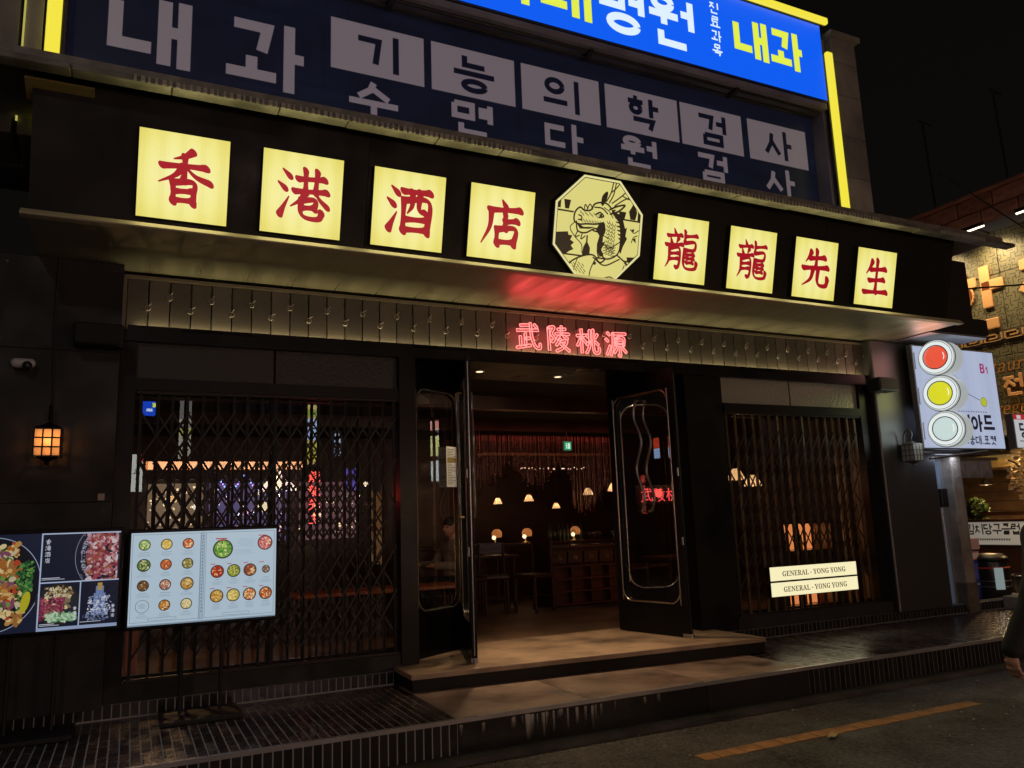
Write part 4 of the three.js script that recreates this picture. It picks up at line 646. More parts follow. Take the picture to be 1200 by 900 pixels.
{ const t = thing('neon_sign', 'upright red neon of four characters behind the wide gate', 'neon sign', [1.86, 1.96, -2.0]); [...'龍龍先生'].forEach((ch, i) => part('neon_character', neonGlyph(ch, 0.13, 0.0055, 0), glow(lin(1, 0.1, 0.07), 1.9), t, [0, 0.23 - i * 0.155, 0])); part('backing_panel', rbx(0.22, 0.68, 0.02, 0.005), blackSatin, t, [0, 0, -0.03]); part('hanger', rod([0, 0.34, -0.03], [0, 1.25, -0.03], 0.006), darkMetal, t); pointLight('neon_sign_light', lin(1, 0.06, 0.04), 0.12, [1.86, 1.96, -1.75], 3); }
{ // amber shelf behind the folded gate
  const t = thing('bottle_shelf', 'amber lit bottle shelf behind the folded gate', 'shelf', [7.8, 0.395, -0.72]);
  part('carcass', [bx(-0.4, 0.4, 0, 0.04, -0.2, 0.15), bx(-0.4, 0.4, 0.36, 0.39, -0.2, 0.15), bx(-0.4, 0.4, 0.7, 0.73, -0.2, 0.15), bx(-0.4, 0.4, 1.06, 1.1, -0.2, 0.15), bx(-0.44, -0.4, 0, 1.1, -0.2, 0.15), bx(0.4, 0.44, 0, 1.1, -0.2, 0.15)], woodD, t);
  for (const [y0, y1] of [[0.04, 0.36], [0.73, 1.06]]) part('lit_panel', bx(-0.4, 0.4, y0, y1, -0.2, -0.19), glow(lin(1, 0.3, 0.09), 0.85), t);
  const bm = [lin(0.5, 0.12, 0.03), lin(0.45, 0.25, 0.06), lin(0.1, 0.05, 0.03)].map((c) => M({ color: c, roughness: 0.15 })), bg = lathe([[0, 0], [0.036, 0], [0.036, 0.16], [0.014, 0.2], [0.012, 0.26], [0, 0.26]], 14);
  for (let i = 0; i < 8; i += 3) for (const y of [0.73, 0.04]) { const b = tag(part(numbered('bottle'), bg, bm[(i * 7 + (y > 0.5 ? 1 : 0)) % 3], scene, [7.8 - 0.34 + i * 0.095, 0.395 + y, -0.69 + rr(-0.04, 0.05)]), `${['dark', 'amber', 'brown'][(i * 7 + (y > 0.5 ? 1 : 0)) % 3]} bottle, ${['first', 'second', 'third'][i / 3]} from left on the ${y > 0.5 ? 'upper' : 'lower'} amber shelf`, 'bottle', 'bottles on the amber shelf'); }
  areaLight('bottle_shelf_light', lin(1, 0.35, 0.1), 1.2, 0.7, 0.25, [7.8, 1.3, -0.89], [7.8, 1.2, 1]); areaLight('bottle_shelf_light_low', lin(1, 0.35, 0.1), 1.0, 0.7, 0.25, [7.8, 0.6, -0.89], [7.8, 0.5, 1]);
}
{ // glasses and bottles left on the counter and the small table
  const gl = lathe([[0.03, 0], [0.028, 0.004], [0.005, 0.012], [0.005, 0.07], [0.03, 0.1], [0.034, 0.15], [0.03, 0.18]], 14), bt = lathe([[0, 0], [0.034, 0], [0.036, 0.16], [0.013, 0.21], [0.012, 0.28], [0, 0.28]], 14), dk = M({ color: lin(0.03, 0.05, 0.03), roughness: 0.12 });
  for (let i = 0; i < 9; i++) tag(part(numbered('wine_glass'), gl, clearGlass, scene, [5.55 + i * 0.13 + rr(-0.04, 0.04), 1.246, -3.3 + rr(-0.1, 0.1)]), 'clear wine glass standing on the gridded bar counter', 'glass', 'wine glasses on the bar counter');
  for (let i = 0; i < 4; i++) tag(part(numbered('wine_glass'), gl, clearGlass, scene, [4.55 + i * 0.14, 1.139, -3.85 + rr(-0.15, 0.15)]), 'clear wine glass on the small dark middle table', 'glass', 'wine glasses on the small table');
  for (let i = 0; i < 8; i++) tag(part(numbered('bottle'), bt, dk, scene, [6.35 + i * 0.085, 1.275, -4.8 + rr(-0.03, 0.03)]), 'dark bottle in the row at the right end of the booth partition', 'bottle', 'dark bottles on the booth partition');
}
{ const t = thing('floor_lamp', 'warm floor lamp behind the bright menu screen and the wide gate', 'lamp', [0.3, 0.395, -0.75]); part('base', lathe([[0.1, 0], [0.1, 0.02], [0.02, 0.03], [0.012, 0.9]], 18), brass, t); part('shade', new THREE.CylinderGeometry(0.06, 0.09, 0.2, 20, 1, true), amberPane(), t, [0, 0.96, 0]); part('bulb', new THREE.SphereGeometry(0.03, 12, 8), glow(lin(1, 0.6, 0.3), 1.5), t, [0, 0.95, 0]); pointLight('floor_lamp_light', lin(1, 0.55, 0.25), 1.1, [0.3, 1.345, -0.75], 1.4); }
tag(part('wood_post', uvm(new RoundedBoxGeometry(0.1, 1.2, 0.1, 2, 0.01).translate(0, 0.6, 0)), orangeTone, scene, [0.06, 0.395, -0.5]), 'orange wooden post low at the left end of the wide gate', 'post');
// ---------- corner sign with three round lamps ----------
const cool = lin(0.72, 0.8, 1);
{
  const tex = canvas(1024, 846, (g, W, H) => {
    g.fillStyle = '#c2cdea'; g.fillRect(0, 0, W, H); for (let i = 0; i < 7; i++) { g.fillStyle = i % 2 ? 'rgba(225,235,255,0.10)' : 'rgba(130,150,200,0.07)'; g.fillRect(i * W / 7, 0, W / 14, H); }
    g.fillStyle = '#b02a6a'; g.font = 'bold 120px sans-serif'; g.fillText('B', 818, 190); g.font = 'bold 84px sans-serif'; g.fillText('1', 896, 190);
    g.strokeStyle = '#2a3040'; g.lineWidth = 5; g.beginPath(); g.moveTo(330, 130); g.lineTo(480, 330); g.lineTo(770, 430); g.stroke(); g.fillStyle = '#cdd23a'; g.beginPath(); g.arc(820, 445, 40, 0, 7); g.fill(); g.strokeStyle = '#5a5f3a'; g.lineWidth = 4; g.stroke();
    g.fillStyle = '#d8dde8'; g.beginPath(); g.arc(440, 340, 120, 0, 7); g.fill(); g.lineWidth = 4; g.strokeStyle = '#6a7486'; g.stroke();
    for (let i = 0; i < 12; i++) { g.fillStyle = '#6a7486'; g.fillRect(470 + i * 32, 528, 18, 10); }
    g.lineCap = 'round'; drawHangul(g, '빌리아드', 305, 556, 152, 26, '#1a1c28', 1.02); drawHangul(g, '4.중대.포켓', 450, 736, 80, 11, '#2a3046', 1.05);
  });
  const t = thing('billiard_signboard', 'pale blue white billiard hall lightbox marked B1 on the corner', 'signboard', [9.83, 3.01, 0.27]);
  part('casing', rbx(1.66, 1.36, 0.08, 0.012), M({ color: lin(0.3, 0.32, 0.36), roughness: 0.4, metalness: 0.6 }), t);
  part('face', new THREE.PlaneGeometry(1.62, 1.32), M({ color: lin(0.03), emissive: 0xffffff, emissiveMap: tex, emissiveIntensity: 0.72, roughness: 0.3 }), t, [0, 0, 0.0415]);
  part('brace', [rod([-0.8, -0.72, 0], [0.75, -0.72, 0.0], 0.02), rod([-0.75, -0.8, 0.05], [0.4, -0.7, 0.05], 0.016)], steel, t);
  areaLight('billiard_signboard_light', cool, 0.8, 1.6, 1.3, [9.83, 3.01, 0.33], [9.6, 2.2, 3]);
  const ax = V(-0.975, 0.0, 0.22).normalize(), q = new THREE.Quaternion().setFromUnitVectors(V(0, 0, 1), ax);
  [[3.47, lin(1, 0.12, 0.06), 'red', 0], [3.01, lin(0.86, 0.85, 0.03), 'yellow', 0.0], [2.56, lin(0.7, 0.86, 0.83), 'white', 0.01]].forEach(([y, c, n, dx], i) => {
    const b = thing('ball_lamp', `round drum lamp glowing ${n} beside the billiard signboard, ${['top', 'middle', 'bottom'][i]} of three`, 'lamp', [9.1 + dx, y, 0.56], 'round billiard lamps'); b.quaternion.copy(q); b.scale.setScalar(0.9);
    part('drum', lathe([[0, -0.3], [0.235, -0.3], [0.248, -0.285], [0.248, -0.03], [0.24, -0.02], [0.232, 0.0]], 48).rotateX(Math.PI / 2), glow(lin(0.85, 0.92, 0.9), 0.42), b, [0, 0, 0]);
    part('black_ring', new THREE.TorusGeometry(0.25, 0.006, 8, 48), blackSatin, b, [0, 0, -0.035]);
    part('white_rim', lathe([[0.168, 0.012], [0.225, 0.012], [0.236, 0.002], [0.236, -0.02], [0.16, -0.02]], 48).rotateX(Math.PI / 2), glow(lin(0.9, 0.97, 0.95), 0.85), b);
    part('lens', lathe([[0, 0.05], [0.06, 0.047], [0.12, 0.034], [0.158, 0.012], [0.162, -0.01]], 48).rotateX(Math.PI / 2), new THREE.MeshPhysicalMaterial({ color: c.clone().multiplyScalar(0.25), emissive: c, emissiveIntensity: 0.82, roughness: 0.3, clearcoat: 1, clearcoatRoughness: 0.08 }), b);
    part('lens_glint', tube([[0.115, -0.05, 0.036], [0.126, 0, 0.034], [0.115, 0.05, 0.036]], 0.005, 14, 6), glow(lin(1, 0.9, 0.85), 1), b); part('rim_ring', new THREE.TorusGeometry(0.225, 0.0035, 6, 48), darkMetal, b, [0, 0, 0.012]);  // highlight arc built as a glowing tube; thin dark ring on the rim
    part('outline', new THREE.TorusGeometry(0.166, 0.0065, 8, 48), blackSatin, b, [0, 0, 0.014]);
    part('bracket', [bx(-0.3, -0.28, -0.12, -0.1, -0.3, 0.0), bx(-0.3, -0.28, 0.1, 0.12, -0.3, 0.0), bx(-0.3, -0.28, -0.12, 0.12, 0.0, 0.02)], steel, b);
    const p = V(9.1 + dx, y, 0.56).addScaledVector(ax, 0.07), l = areaLight('ball_lamp_light', c.clone().lerp(lin(0.9, 0.95, 0.9), 0.35), 3.6, 0.36, 0.36, p.toArray(), p.clone().add(ax).toArray());
  });
}
// ---------- lane entrance beside the restaurant ----------
struct('lane_pavement', bx(9.0, 14, 0.1, 0.245, -9, 0.9), M({ color: lin(0.3, 0.3, 0.31), roughness: 0.7, map: rep(tDirt, 0.6), bumpMap: rep(tAsph, 0.9), bumpScale: 0.005 }));
tag(part('kerb_block', rbx(1.7, 0.2, 0.5, 0.02), concrete, scene, [11.3, 0.32, 0.35]), 'dark low concrete block before the barrels', 'kerb block');
{
  const t = thing('stone_post', 'worn stone post standing at the lane entrance', 'post', [9.84, 0.24, -0.02]);
  part('shaft', uvm(new RoundedBoxGeometry(0.2, 2.06, 0.3, 3, 0.02).translate(0, 1.03, 0)), M({ color: lin(0.34, 0.3, 0.25), roughness: 0.9, map: rep(tDirt, 1.1), bumpMap: rep(tAsph, 0.9), bumpScale: 0.012 }), t);
  part('chipped_foot', uvm(new RoundedBoxGeometry(0.225, 0.4, 0.33, 3, 0.03).translate(0, 0.2, 0)), M({ color: lin(0.16, 0.13, 0.1), roughness: 0.95, map: rep(tDirt, 1.6), bumpMap: rep(tAsph, 1.4), bumpScale: 0.02 }), t);
}
{
  const t = thing('lane_door', 'blue lit glass door with black brush lettering beside the corner pillar', 'door', [9.52, 0.24, -0.06]);
  const tex = canvas(192, 1024, (g, W, H) => { g.fillStyle = '#8796a8'; g.fillRect(0, 0, W, H); g.fillStyle = '#6a7a8e'; g.fillRect(0, 0, 60, H); g.lineCap = 'round'; '빌리아드당구클럽'.split('').forEach((c, i) => drawHangul(g, c, 40, 160 + i * 104, 94, 13, '#15171d')); });
  part('glass', new THREE.PlaneGeometry(0.36, 2.0), M({ map: tex, roughness: 0.15, emissive: 0xffffff, emissiveMap: tex, emissiveIntensity: 0.16 }), t, [-0.02, 1.03, 0.0]);
  part('frame', [bx(-0.25, -0.2, 0, 2.1, -0.04, 0.04), bx(0.16, 0.24, 0, 2.1, -0.05, 0.05), bx(-0.2, 0.16, 2.03, 2.1, -0.04, 0.04)], M({ color: lin(0.5, 0.54, 0.6), roughness: 0.3, metalness: 0.8 }), t);
  part('pull_bar', rod([0.1, 0.7, 0.06], [0.1, 1.5, 0.06], 0.012), steel, t);
  part('entry_box', rbx(0.13, 0.24, 0.06, 0.01), M({ color: lin(0.012), roughness: 0.4 }), t, [0.1, 1.48, 0.1]);
  areaLight('lane_door_light', cool, 16, 0.4, 0.1, [9.62, 2.26, 0.2], [9.62, 1, 0.3]);
  part('door_lamp', rbx(0.42, 0.03, 0.1, 0.008), glow(cool, 0.8), t, [0.1, 2.05, 0.26]);
}
{ const t = thing('tiled_canopy', 'short grey canopy board with seams under the billiard signboard', 'canopy', [10.42, 2.1, -0.05]); for (let i = 0; i < 3; i++) part('board', rbx(0.27, 0.24, 0.06, 0.006), greyWall, t, [-0.3 + i * 0.276, 0, 0.0]); part('rail', bx(-0.5, 0.5, 0.12, 0.16, -0.05, 0.05), steel, t); }
tag(part('barrel_reflector', rbx(0.12, 0.3, 0.02, 0.006), glow(lin(0.6, 0.75, 0.75), 0.3), scene, [11.1, 0.58, -0.325], [0, -0.5, 0]), 'pale label on the black barrel, its reflection painted as glow', 'label');  // label gives no light itself, its reflection is set as glow
{
  const t = thing('black_barrel', 'black plastic barrel with a red strap beside the lane', 'barrel', [11.24, 0.245, -0.55]);
  part('tub', lathe([[0, 0], [0.2, 0], [0.235, 0.05], [0.25, 0.3], [0.24, 0.56], [0.2, 0.58]], 28), M({ color: lin(0.015), roughness: 0.3 }), t); part('lid', lathe([[0, 0.68], [0.18, 0.67], [0.25, 0.62], [0.255, 0.58], [0, 0.58]], 28), M({ color: lin(0.025), roughness: 0.35 }), t);
  part('strap', new THREE.TorusGeometry(0.25, 0.012, 8, 32).rotateX(Math.PI / 2), M({ color: lin(0.6, 0.06, 0.04), roughness: 0.5 }), t, [0, 0.48, 0]); part('wire', [new THREE.TorusGeometry(0.255, 0.006, 6, 32).rotateX(Math.PI / 2).translate(0, 0.3, 0), new THREE.TorusGeometry(0.255, 0.006, 6, 32).rotateX(Math.PI / 2).translate(0, 0.22, 0)], steel, t);
}
{ const t = thing('black_barrel', 'low dark tub beside the strapped black barrel', 'barrel', [12.0, 0.245, -0.35]); part('tub', lathe([[0, 0], [0.2, 0], [0.3, 0.12], [0.32, 0.32], [0.3, 0.34], [0.28, 0.2]], 24), M({ color: lin(0.03), roughness: 0.25 }), t); part('rim', new THREE.TorusGeometry(0.31, 0.012, 8, 30).rotateX(Math.PI / 2), steel, t, [0, 0.33, 0]); }
{ const tex = canvas(256, 384, (g, W, H) => { g.fillStyle = '#2f3f9a'; g.fillRect(0, 0, W, H); g.fillStyle = '#d88a9a'; g.fillRect(0, 0, W, 62); g.fillStyle = '#e8e0e4'; g.fillRect(12, 10, W - 24, 42); g.fillStyle = '#b03048'; g.font = 'bold 40px sans-serif'; g.fillText('SALE', 70, 46); g.fillStyle = '#5a6ac0'; g.fillRect(20, 90, W - 40, 120); g.fillStyle = '#a8b4e8'; g.fillRect(30, 240, 190, 14); g.fillRect(30, 270, 140, 14); });
  const t = thing('promotion_box', 'blue box with a pink topped sign beside the stone post', 'box', [10.85, 0.245, -0.75]); part('box', rbx(0.42, 0.72, 0.4, 0.01), M({ color: lin(0.04, 0.06, 0.3), roughness: 0.5 }), t, [0, 0.36, 0]); part('front_print', new THREE.PlaneGeometry(0.4, 0.7), M({ map: tex, roughness: 0.5 }), t, [0, 0.36, 0.2015]); part('roof_sign', rbx(0.46, 0.16, 0.42, 0.01), M({ color: lin(0.6, 0.4, 0.44), roughness: 0.5 }), t, [0, 0.82, 0]); }
// ---------- gold patterned restaurant across the lane ----------
{
  const t = thing('gold_restaurant', 'building across the lane with gold fretwork panels and a brick parapet', 'building');
  const fret = canvas(1024, 1024, (g, W) => {
    g.fillStyle = '#7a6f50'; g.fillRect(0, 0, W, W); for (let i = 0; i < 400; i++) { g.fillStyle = `rgba(${rnd() < 0.5 ? '60,52,30' : '190,176,120'},0.05)`; g.fillRect(rnd() * W, rnd() * W, rr(20, 120), rr(20, 120)); }
    g.strokeStyle = '#3b3422'; g.lineWidth = 7; const n = 8, c = W / n, L = (p) => { g.beginPath(); p.forEach(([x, y], i) => g[i ? 'lineTo' : 'moveTo'](x, y)); g.stroke(); };
    for (let j = 0; j < n; j++) for (let i = 0; i < n; i++) { g.save(); g.translate((i + 0.5) * c, (j + 0.5) * c); g.rotate(((i * 3 + j * 5) % 4) * Math.PI / 2); const h = c / 2; L([[-h, -h * 0.5], [-h * 0.2, -h * 0.5], [-h * 0.2, h * 0.2], [h * 0.4, h * 0.2], [h * 0.4, -h * 0.4], [h, -h * 0.4]]); L([[-h * 0.6, h], [-h * 0.6, 0], [0, -h * 0.1]]); L([[h * 0.1, h], [h * 0.1, h * 0.6], [h, h * 0.6]]); L([[0, -h], [0, -h * 0.7], [h * 0.7, -h * 0.7], [h * 0.7, -h]]); g.restore(); }
  });
  fret.wrapS = fret.wrapT = THREE.RepeatWrapping;
  const fm = M({ map: fret, roughness: 0.5, metalness: 0.25 });
  const panel = (z0, z1, y0, y1, m = fm) => { const g = uvm(new RoundedBoxGeometry(0.06, y1 - y0, z1 - z0, 2, 0.006), 0.55); return part('fret_panel', g, m, t, [12.53, (y0 + y1) / 2, (z0 + z1) / 2], [0, 0, 0]); };
  for (let z = -7.74; z < 5; z += 1.2) { panel(z, z + 1.19, 5.3, 6.0); panel(z, z + 1.19, 4.36, 5.29); }
  for (let z = -7.74; z < 5; z += 1.2) { panel(z, z + 1.19, 3.95, 4.15); panel(z, z + 1.19, 2.95, 3.94); }
  part('wall', bx(12.57, 16, 2.7, 6.2, -8, 6), greyWall, t);
  const dm = M({ color: lin(0.6, 0.33, 0.12), roughness: 0.5 }), frieze = [], mz = -4; for (let z = -4; z < 4; z += 0.34) frieze.push(bx(12.47, 12.5, 4.2, 4.22, z, z + 0.3), bx(12.47, 12.5, 4.2, 4.33, z, z + 0.02), bx(12.471, 12.499, 4.31, 4.33, z, z + 0.22), bx(12.471, 12.499, 4.25, 4.33, z + 0.2, z + 0.22), bx(12.472, 12.498, 4.25, 4.27, z + 0.08, z + 0.22), bx(12.47, 12.5, 4.2, 4.34, z + 0.28, z + 0.3));
  part('frieze_ground', bx(12.5, 12.57, 4.16, 4.355, -7.8, 5.5), M({ color: lin(0.08, 0.065, 0.04), roughness: 0.6 }), t);
  part('meander', frieze, dm, t).userData.kind = 'stuff';
  // raised orange lettering, read from the lane
  const solid = (lines, s, w, z, y, d) => lines.flatMap((l) => l.slice(1).map((p, i) => { const a = l[i], A = [0, y - a[1] / 100 * s, z + a[0] / 100 * s], B = [0, y - p[1] / 100 * s, z + p[0] / 100 * s], L = Math.hypot(B[1] - A[1], B[2] - A[2]); return new RoundedBoxGeometry(d, w, L + w * 0.9, 2, Math.min(d, w) * 0.42).rotateX(-Math.atan2(B[1] - A[1], B[2] - A[2])).translate(0, (A[1] + B[1]) / 2, (A[2] + B[2]) / 2); }));
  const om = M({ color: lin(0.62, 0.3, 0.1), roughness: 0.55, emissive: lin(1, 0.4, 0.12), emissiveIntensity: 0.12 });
  [...'한정식'].forEach((c, i) => part('raised_syllable', solid(hangul(c), 0.98, 0.17, -1.52 + i * 1.28, 5.42, 0.035), om, t, [12.48, 0, 0]));
  [...'한정식전문점'].forEach((c, i) => part('raised_syllable', solid(hangul(c), 0.32, 0.05, -2.05 + i * 0.44, 3.62, 0.04), om, t, [12.47, 0, 0]));
  const scr = (txt, z0, y0, s) => { const tx = canvas(512, 96, (g, W, H) => { g.clearRect(0, 0, W, H); g.fillStyle = '#c98a4a'; g.font = 'italic 72px serif'; g.fillText(txt, 8, 70); }); const m = M({ map: tx, transparent: true, alphaTest: 0.4, roughness: 0.5 }); part('script_lettering', new THREE.PlaneGeometry(s * 5.33, s), m, t, [12.495, y0, z0], [0, -Math.PI / 2, 0]).scale.x = 1; };
  scr('restaurant', -0.4, 3.78, 0.34); scr('vegetarian', -0.1, 3.1, 0.34);
  const pm = [0.42, 0.34, 0.48].map((k) => M({ color: lin(k * 1.3, k * 0.55, k * 0.38), roughness: 0.85, map: rep(tDirt, 1), bumpMap: rep(tFine, 1), bumpScale: 0.004, emissive: lin(1, 0.4, 0.2), emissiveIntensity: 0 }));
  for (let z = -7.9, i = 0; z < 5; z += 0.62, i++) for (const [y, k] of [[6.32, 0], [6.6, 1]]) part('parapet_brick', rbx(0.24, 0.26, 0.6, 0.015), pm[(i + k * 2) % 3], t, [12.7 + k * 0.04, y, z + k * 0.2]);
  part('parapet_cap', bx(12.5, 13, 6.735, 6.77, -8, 5.3), pm[1], t);
}
[-1.55, -0.62, 0.3].forEach((z, i) => {
  const t = thing('flood_lamp', ['floodlight on an arm over the gold panels, half hidden by the eave', 'floodlight on an arm just past the eave end', 'floodlight on an arm over the gold panels at the right frame edge'][i], 'floodlight', [12.05, 5.98, z], 'floodlights over the gold panels');
  part('arm', rod([0.45, 0.02, 0], [0.0, 0.06, 0], 0.015), darkMetal, t); part('housing', rbx(0.16, 0.06, 0.36, 0.015), darkMetal, t, [0, 0.05, 0], [0, 0, 0.35]); part('lamp_lens', rbx(0.15, 0.03, 0.34, 0.006), glow(lin(1, 0.88, 0.62), 3), t, [0.012, 0.012, 0], [0, 0, 0.35]);
  spotLight('flood_lamp_light', lin(1, 0.82, 0.5), 9, [12.0, 5.93, z], [12.53, 5.0, z + 0.1], 1.0, 0.9, 4);
});
for (const [a, b, l] of [[[9.0, 5.75, 1.0], [14.5, 4.9, 0.4], 'upper black cable sagging across the lane'], [[9.9, 4.5, 0.3], [15, 5.2, 1.6], 'middle black cable crossing the gold panels'], [[9.6, 3.6, 0.2], [15, 4.9, 1.5], 'lower black cable rising to the right']]) tag(part(numbered('cable'), tube([a, [(a[0] + b[0]) / 2, (a[1] + b[1]) / 2 - 0.08, (a[2] + b[2]) / 2], b], 0.012, 24, 6), M({ color: lin(0.01), roughness: 0.6 }), scene), l, 'cable', 'cables over the lane');
for (const [x, z, h, l] of [[14.2, -2.6, 3.1, 'left thin aerial mast on the parapet roof'], [14.2, -1.15, 3.0, 'right thin aerial mast on the parapet roof']]) tag(part(numbered('aerial_mast'), [rod([x, 6.2, z], [x - 0.1, 6.2 + h, z], 0.022, 6), rod([x - 0.2, 6.2 + h, z], [x + 0.15, 6.2 + h - 0.05, z], 0.015, 6)], M({ color: lin(0.06, 0.06, 0.07), roughness: 0.6, metalness: 0.4 }), scene), l, 'mast', 'aerial masts');
// terrace under the gold wall
{
  const tex = canvas(1024, 330, (g, W, H) => { g.fillStyle = '#d2d0c8'; g.fillRect(0, 0, W, H); g.lineCap = 'round'; drawHangul(g, '김치당구클럽', 30, 40, 150, 20, '#1c1c1c', 0.96); for (let i = 0; i < 14; i++) { g.fillStyle = '#5a5850'; g.fillRect(200 + i * 38, 244, 28, 26); } g.fillStyle = '#77746a'; g.fillRect(930, 120, 70, 80); });
  const t = thing('terrace', 'wooden terrace with warm lamps under the gold panels', 'terrace', [12.6, 0.24, -0.7]);
  part('low_wall', bx(-0.1, 0.1, 0, 1.1, -4, 4), woodD, t);
  const pf = part('white_banner', new THREE.PlaneGeometry(1.06, 0.38), M({ map: tex, roughness: 0.7, emissive: 0xffffff, emissiveMap: tex, emissiveIntensity: 0.22 }), t, [-0.112, 0.93, -0.5], [0, -Math.PI / 2, 0]);
  const beams = []; for (let i = 0; i < 9; i++) part('log', rod([1.2, 2.0 - 0.0 + (i % 2) * 0.015, -3.6 + i * 0.9], [-0.1, 2.0, -3.6 + i * 0.9], 0.06), M({ color: lin(0.28, 0.17, 0.08), roughness: 0.8, map: rep(tDirt, 2) }), t);
  for (let i = 0; i < 6; i++) part('plank', bx(1.6, 1.64, 1.1 + i * 0.17, 1.26 + i * 0.17, -4, 4), M({ color: lin(0.2, 0.11, 0.05), roughness: 0.7, map: rep(tDirt, 1.3) }), t);
  part('thatch', uvm(new RoundedBoxGeometry(1.3, 0.16, 7.6, 3, 0.05)), M({ color: lin(0.42, 0.28, 0.1), roughness: 0.95, bumpMap: rep(tFine, 2), bumpScale: 0.02 }), t, [0.4, 2.18, 0], [0, 0, 0.25]);
  part('rail', [bx(-0.1, -0.04, 1.2, 1.26, -4, 4), bx(-0.12, 0.12, 1.1, 1.14, -4, 4)], woodD, t);
  for (const z of [-0.75, 0.55]) { const l = part('hanging_lamp', lathe([[0.02, 0.1], [0.09, 0], [0.1, -0.02]], 18), darkMetal, t, [0.2, 1.72, z]); part('bulb', new THREE.SphereGeometry(0.03, 10, 8), glow(lin(1, 0.72, 0.35), 2), l, [0, 0.0, 0]); pointLight('hanging_lamp_light', lin(1, 0.62, 0.28), 2.2, [12.8, 1.96, -0.7 + z], 1.4); }
  pointLight('thatch_lamp_light', lin(1, 0.66, 0.3), 2.2, [12.2, 2.15, -0.35], 3);
  part('thatch_lamp', new THREE.SphereGeometry(0.05, 12, 8), glow(lin(1, 0.8, 0.45), 2), t, [-0.4, 1.91, 0.35]);
}
function leafy(name, label, cat, x, y, z, r, n, cols, trunk) {
  const t = thing(name, label, cat, [x, y, z]), buckets = cols.map(() => []);
  for (let i = 0; i < n; i++) { const a = rnd() * 6.28, u = rr(-1, 1), d = r * Math.cbrt(rr(0.15, 1)), s = Math.sqrt(1 - u * u), g = new THREE.PlaneGeometry(rr(0.05, 0.09), rr(0.03, 0.06)); g.rotateX(rnd() * 6); g.rotateY(rnd() * 6); g.translate(d * s * Math.cos(a) * (0.8 + 0.4 * Math.sin(a * 3)), trunk + d * u * 1.25, d * s * Math.sin(a)); buckets[i % cols.length].push(g); }
  buckets.forEach((b, i) => { part(i ? 'blossom_cluster' : 'crown', b, new THREE.MeshPhysicalMaterial({ color: cols[i], roughness: 0.8, transmission: 0.3, thickness: 0, side: THREE.DoubleSide }), t).userData.kind = 'stuff'; });
  if (trunk > 0.3) { part('trunk', tube([[0, 0, 0], [0.03, trunk * 0.4, 0.02], [-0.02, trunk * 0.8, 0], [0.02, trunk + r * 0.5, 0.05]], 0.035, 20, 8), woodD, t); part('limb', [tube([[0, trunk * 0.7, 0], [0.12, trunk, 0.15], [0.15, trunk + r * 0.6, 0.3]], 0.016, 14, 6), tube([[0, trunk * 0.75, 0], [-0.1, trunk * 1.05, -0.2], [-0.1, trunk + r * 0.5, -0.35]], 0.015, 14, 6)], woodD, t); }
}
leafy('blossom_tree', 'small pale blossom tree lit warm at the right frame edge', 'tree', 11.9, 0.3, -0.05, 0.42, 900, [lin(0.72, 0.6, 0.42), lin(0.6, 0.45, 0.3), lin(0.8, 0.72, 0.55)], 1.75);
leafy('hedge_plant', 'small green bush on the terrace wall', 'plant', 12.62, 1.52, -1.55, 0.17, 320, [lin(0.07, 0.13, 0.03), lin(0.1, 0.16, 0.05)], 0);
{ const tex = canvas(256, 192, (g, W, H) => { g.fillStyle = '#d9dbe0'; g.fillRect(0, 0, W, H); g.fillStyle = '#c8323a'; g.fillRect(0, 0, W, 30); g.fillStyle = '#e8d8d8'; g.fillRect(30, 4, 40, 22); drawHangul(g, '당', 40, 46, 90, 13, '#1a2430'); drawHangul(g, '구', 145, 46, 90, 13, '#1a2430'); g.fillStyle = '#8a9098'; g.fillRect(30, 150, 190, 8); });
  const t = thing('hanging_signboard', 'small white hanging sign with a red top at the right edge', 'signboard', [11.45, 2.62, 0.1]); part('casing', rbx(0.62, 0.5, 0.12, 0.012), M({ color: lin(0.35, 0.36, 0.4), roughness: 0.4, metalness: 0.4 }), t); part('face', new THREE.PlaneGeometry(0.59, 0.47), M({ color: lin(0.03), emissive: 0xffffff, emissiveMap: tex, emissiveIntensity: 0.65 }), t, [0, 0, 0.0615]); part('hanger', rod([0, 0.25, 0], [0.9, 0.3, -0.1], 0.012), steel, t); }
// ---------- the far side of the street, seen only mirrored in the glass ----------
const FZ = 13.9;
{
  const t = thing('opposite_building', 'dark building on the far side of the street, mirrored in the shop glass', 'building');
  part('wall', bx(-16, 22, 0, 9, FZ + 0.6, FZ + 1), M({ color: lin(0.2, 0.18, 0.2), roughness: 0.9, map: rep(tDirt, 0.3) }), t);
  for (let i = 0; i < 8; i++) part('window', bx(-12 + i * 3.6, -10.4 + i * 3.6, 4.8, 6.4, FZ + 0.55, FZ + 0.599), M({ color: lin(0.03, 0.035, 0.05), roughness: 0.2 }), t);
}
function farSign(name, label, cat, x0, x1, y0, y1, draw, k, z = FZ, ry = Math.PI) {
  const w = x1 - x0, h = y1 - y0, t = thing(name, label, cat, [(x0 + x1) / 2, (y0 + y1) / 2, z]); t.rotation.y = ry;
  const s = Math.min(512 / w, 512 / h), tex = canvas(Math.max(8, Math.round(w * s)), Math.max(8, Math.round(h * s)), draw);
  part('casing', rbx(w + 0.04, h + 0.04, 0.12, 0.01), darkMetal, t, [0, 0, -0.07]); part('face', new THREE.PlaneGeometry(w, h), M({ color: lin(0.02), emissive: 0xffffff, emissiveMap: tex, emissiveIntensity: k }), t); return t;
}
const fill = (g, W, H, c) => { g.fillStyle = c; g.fillRect(0, 0, W, H); };
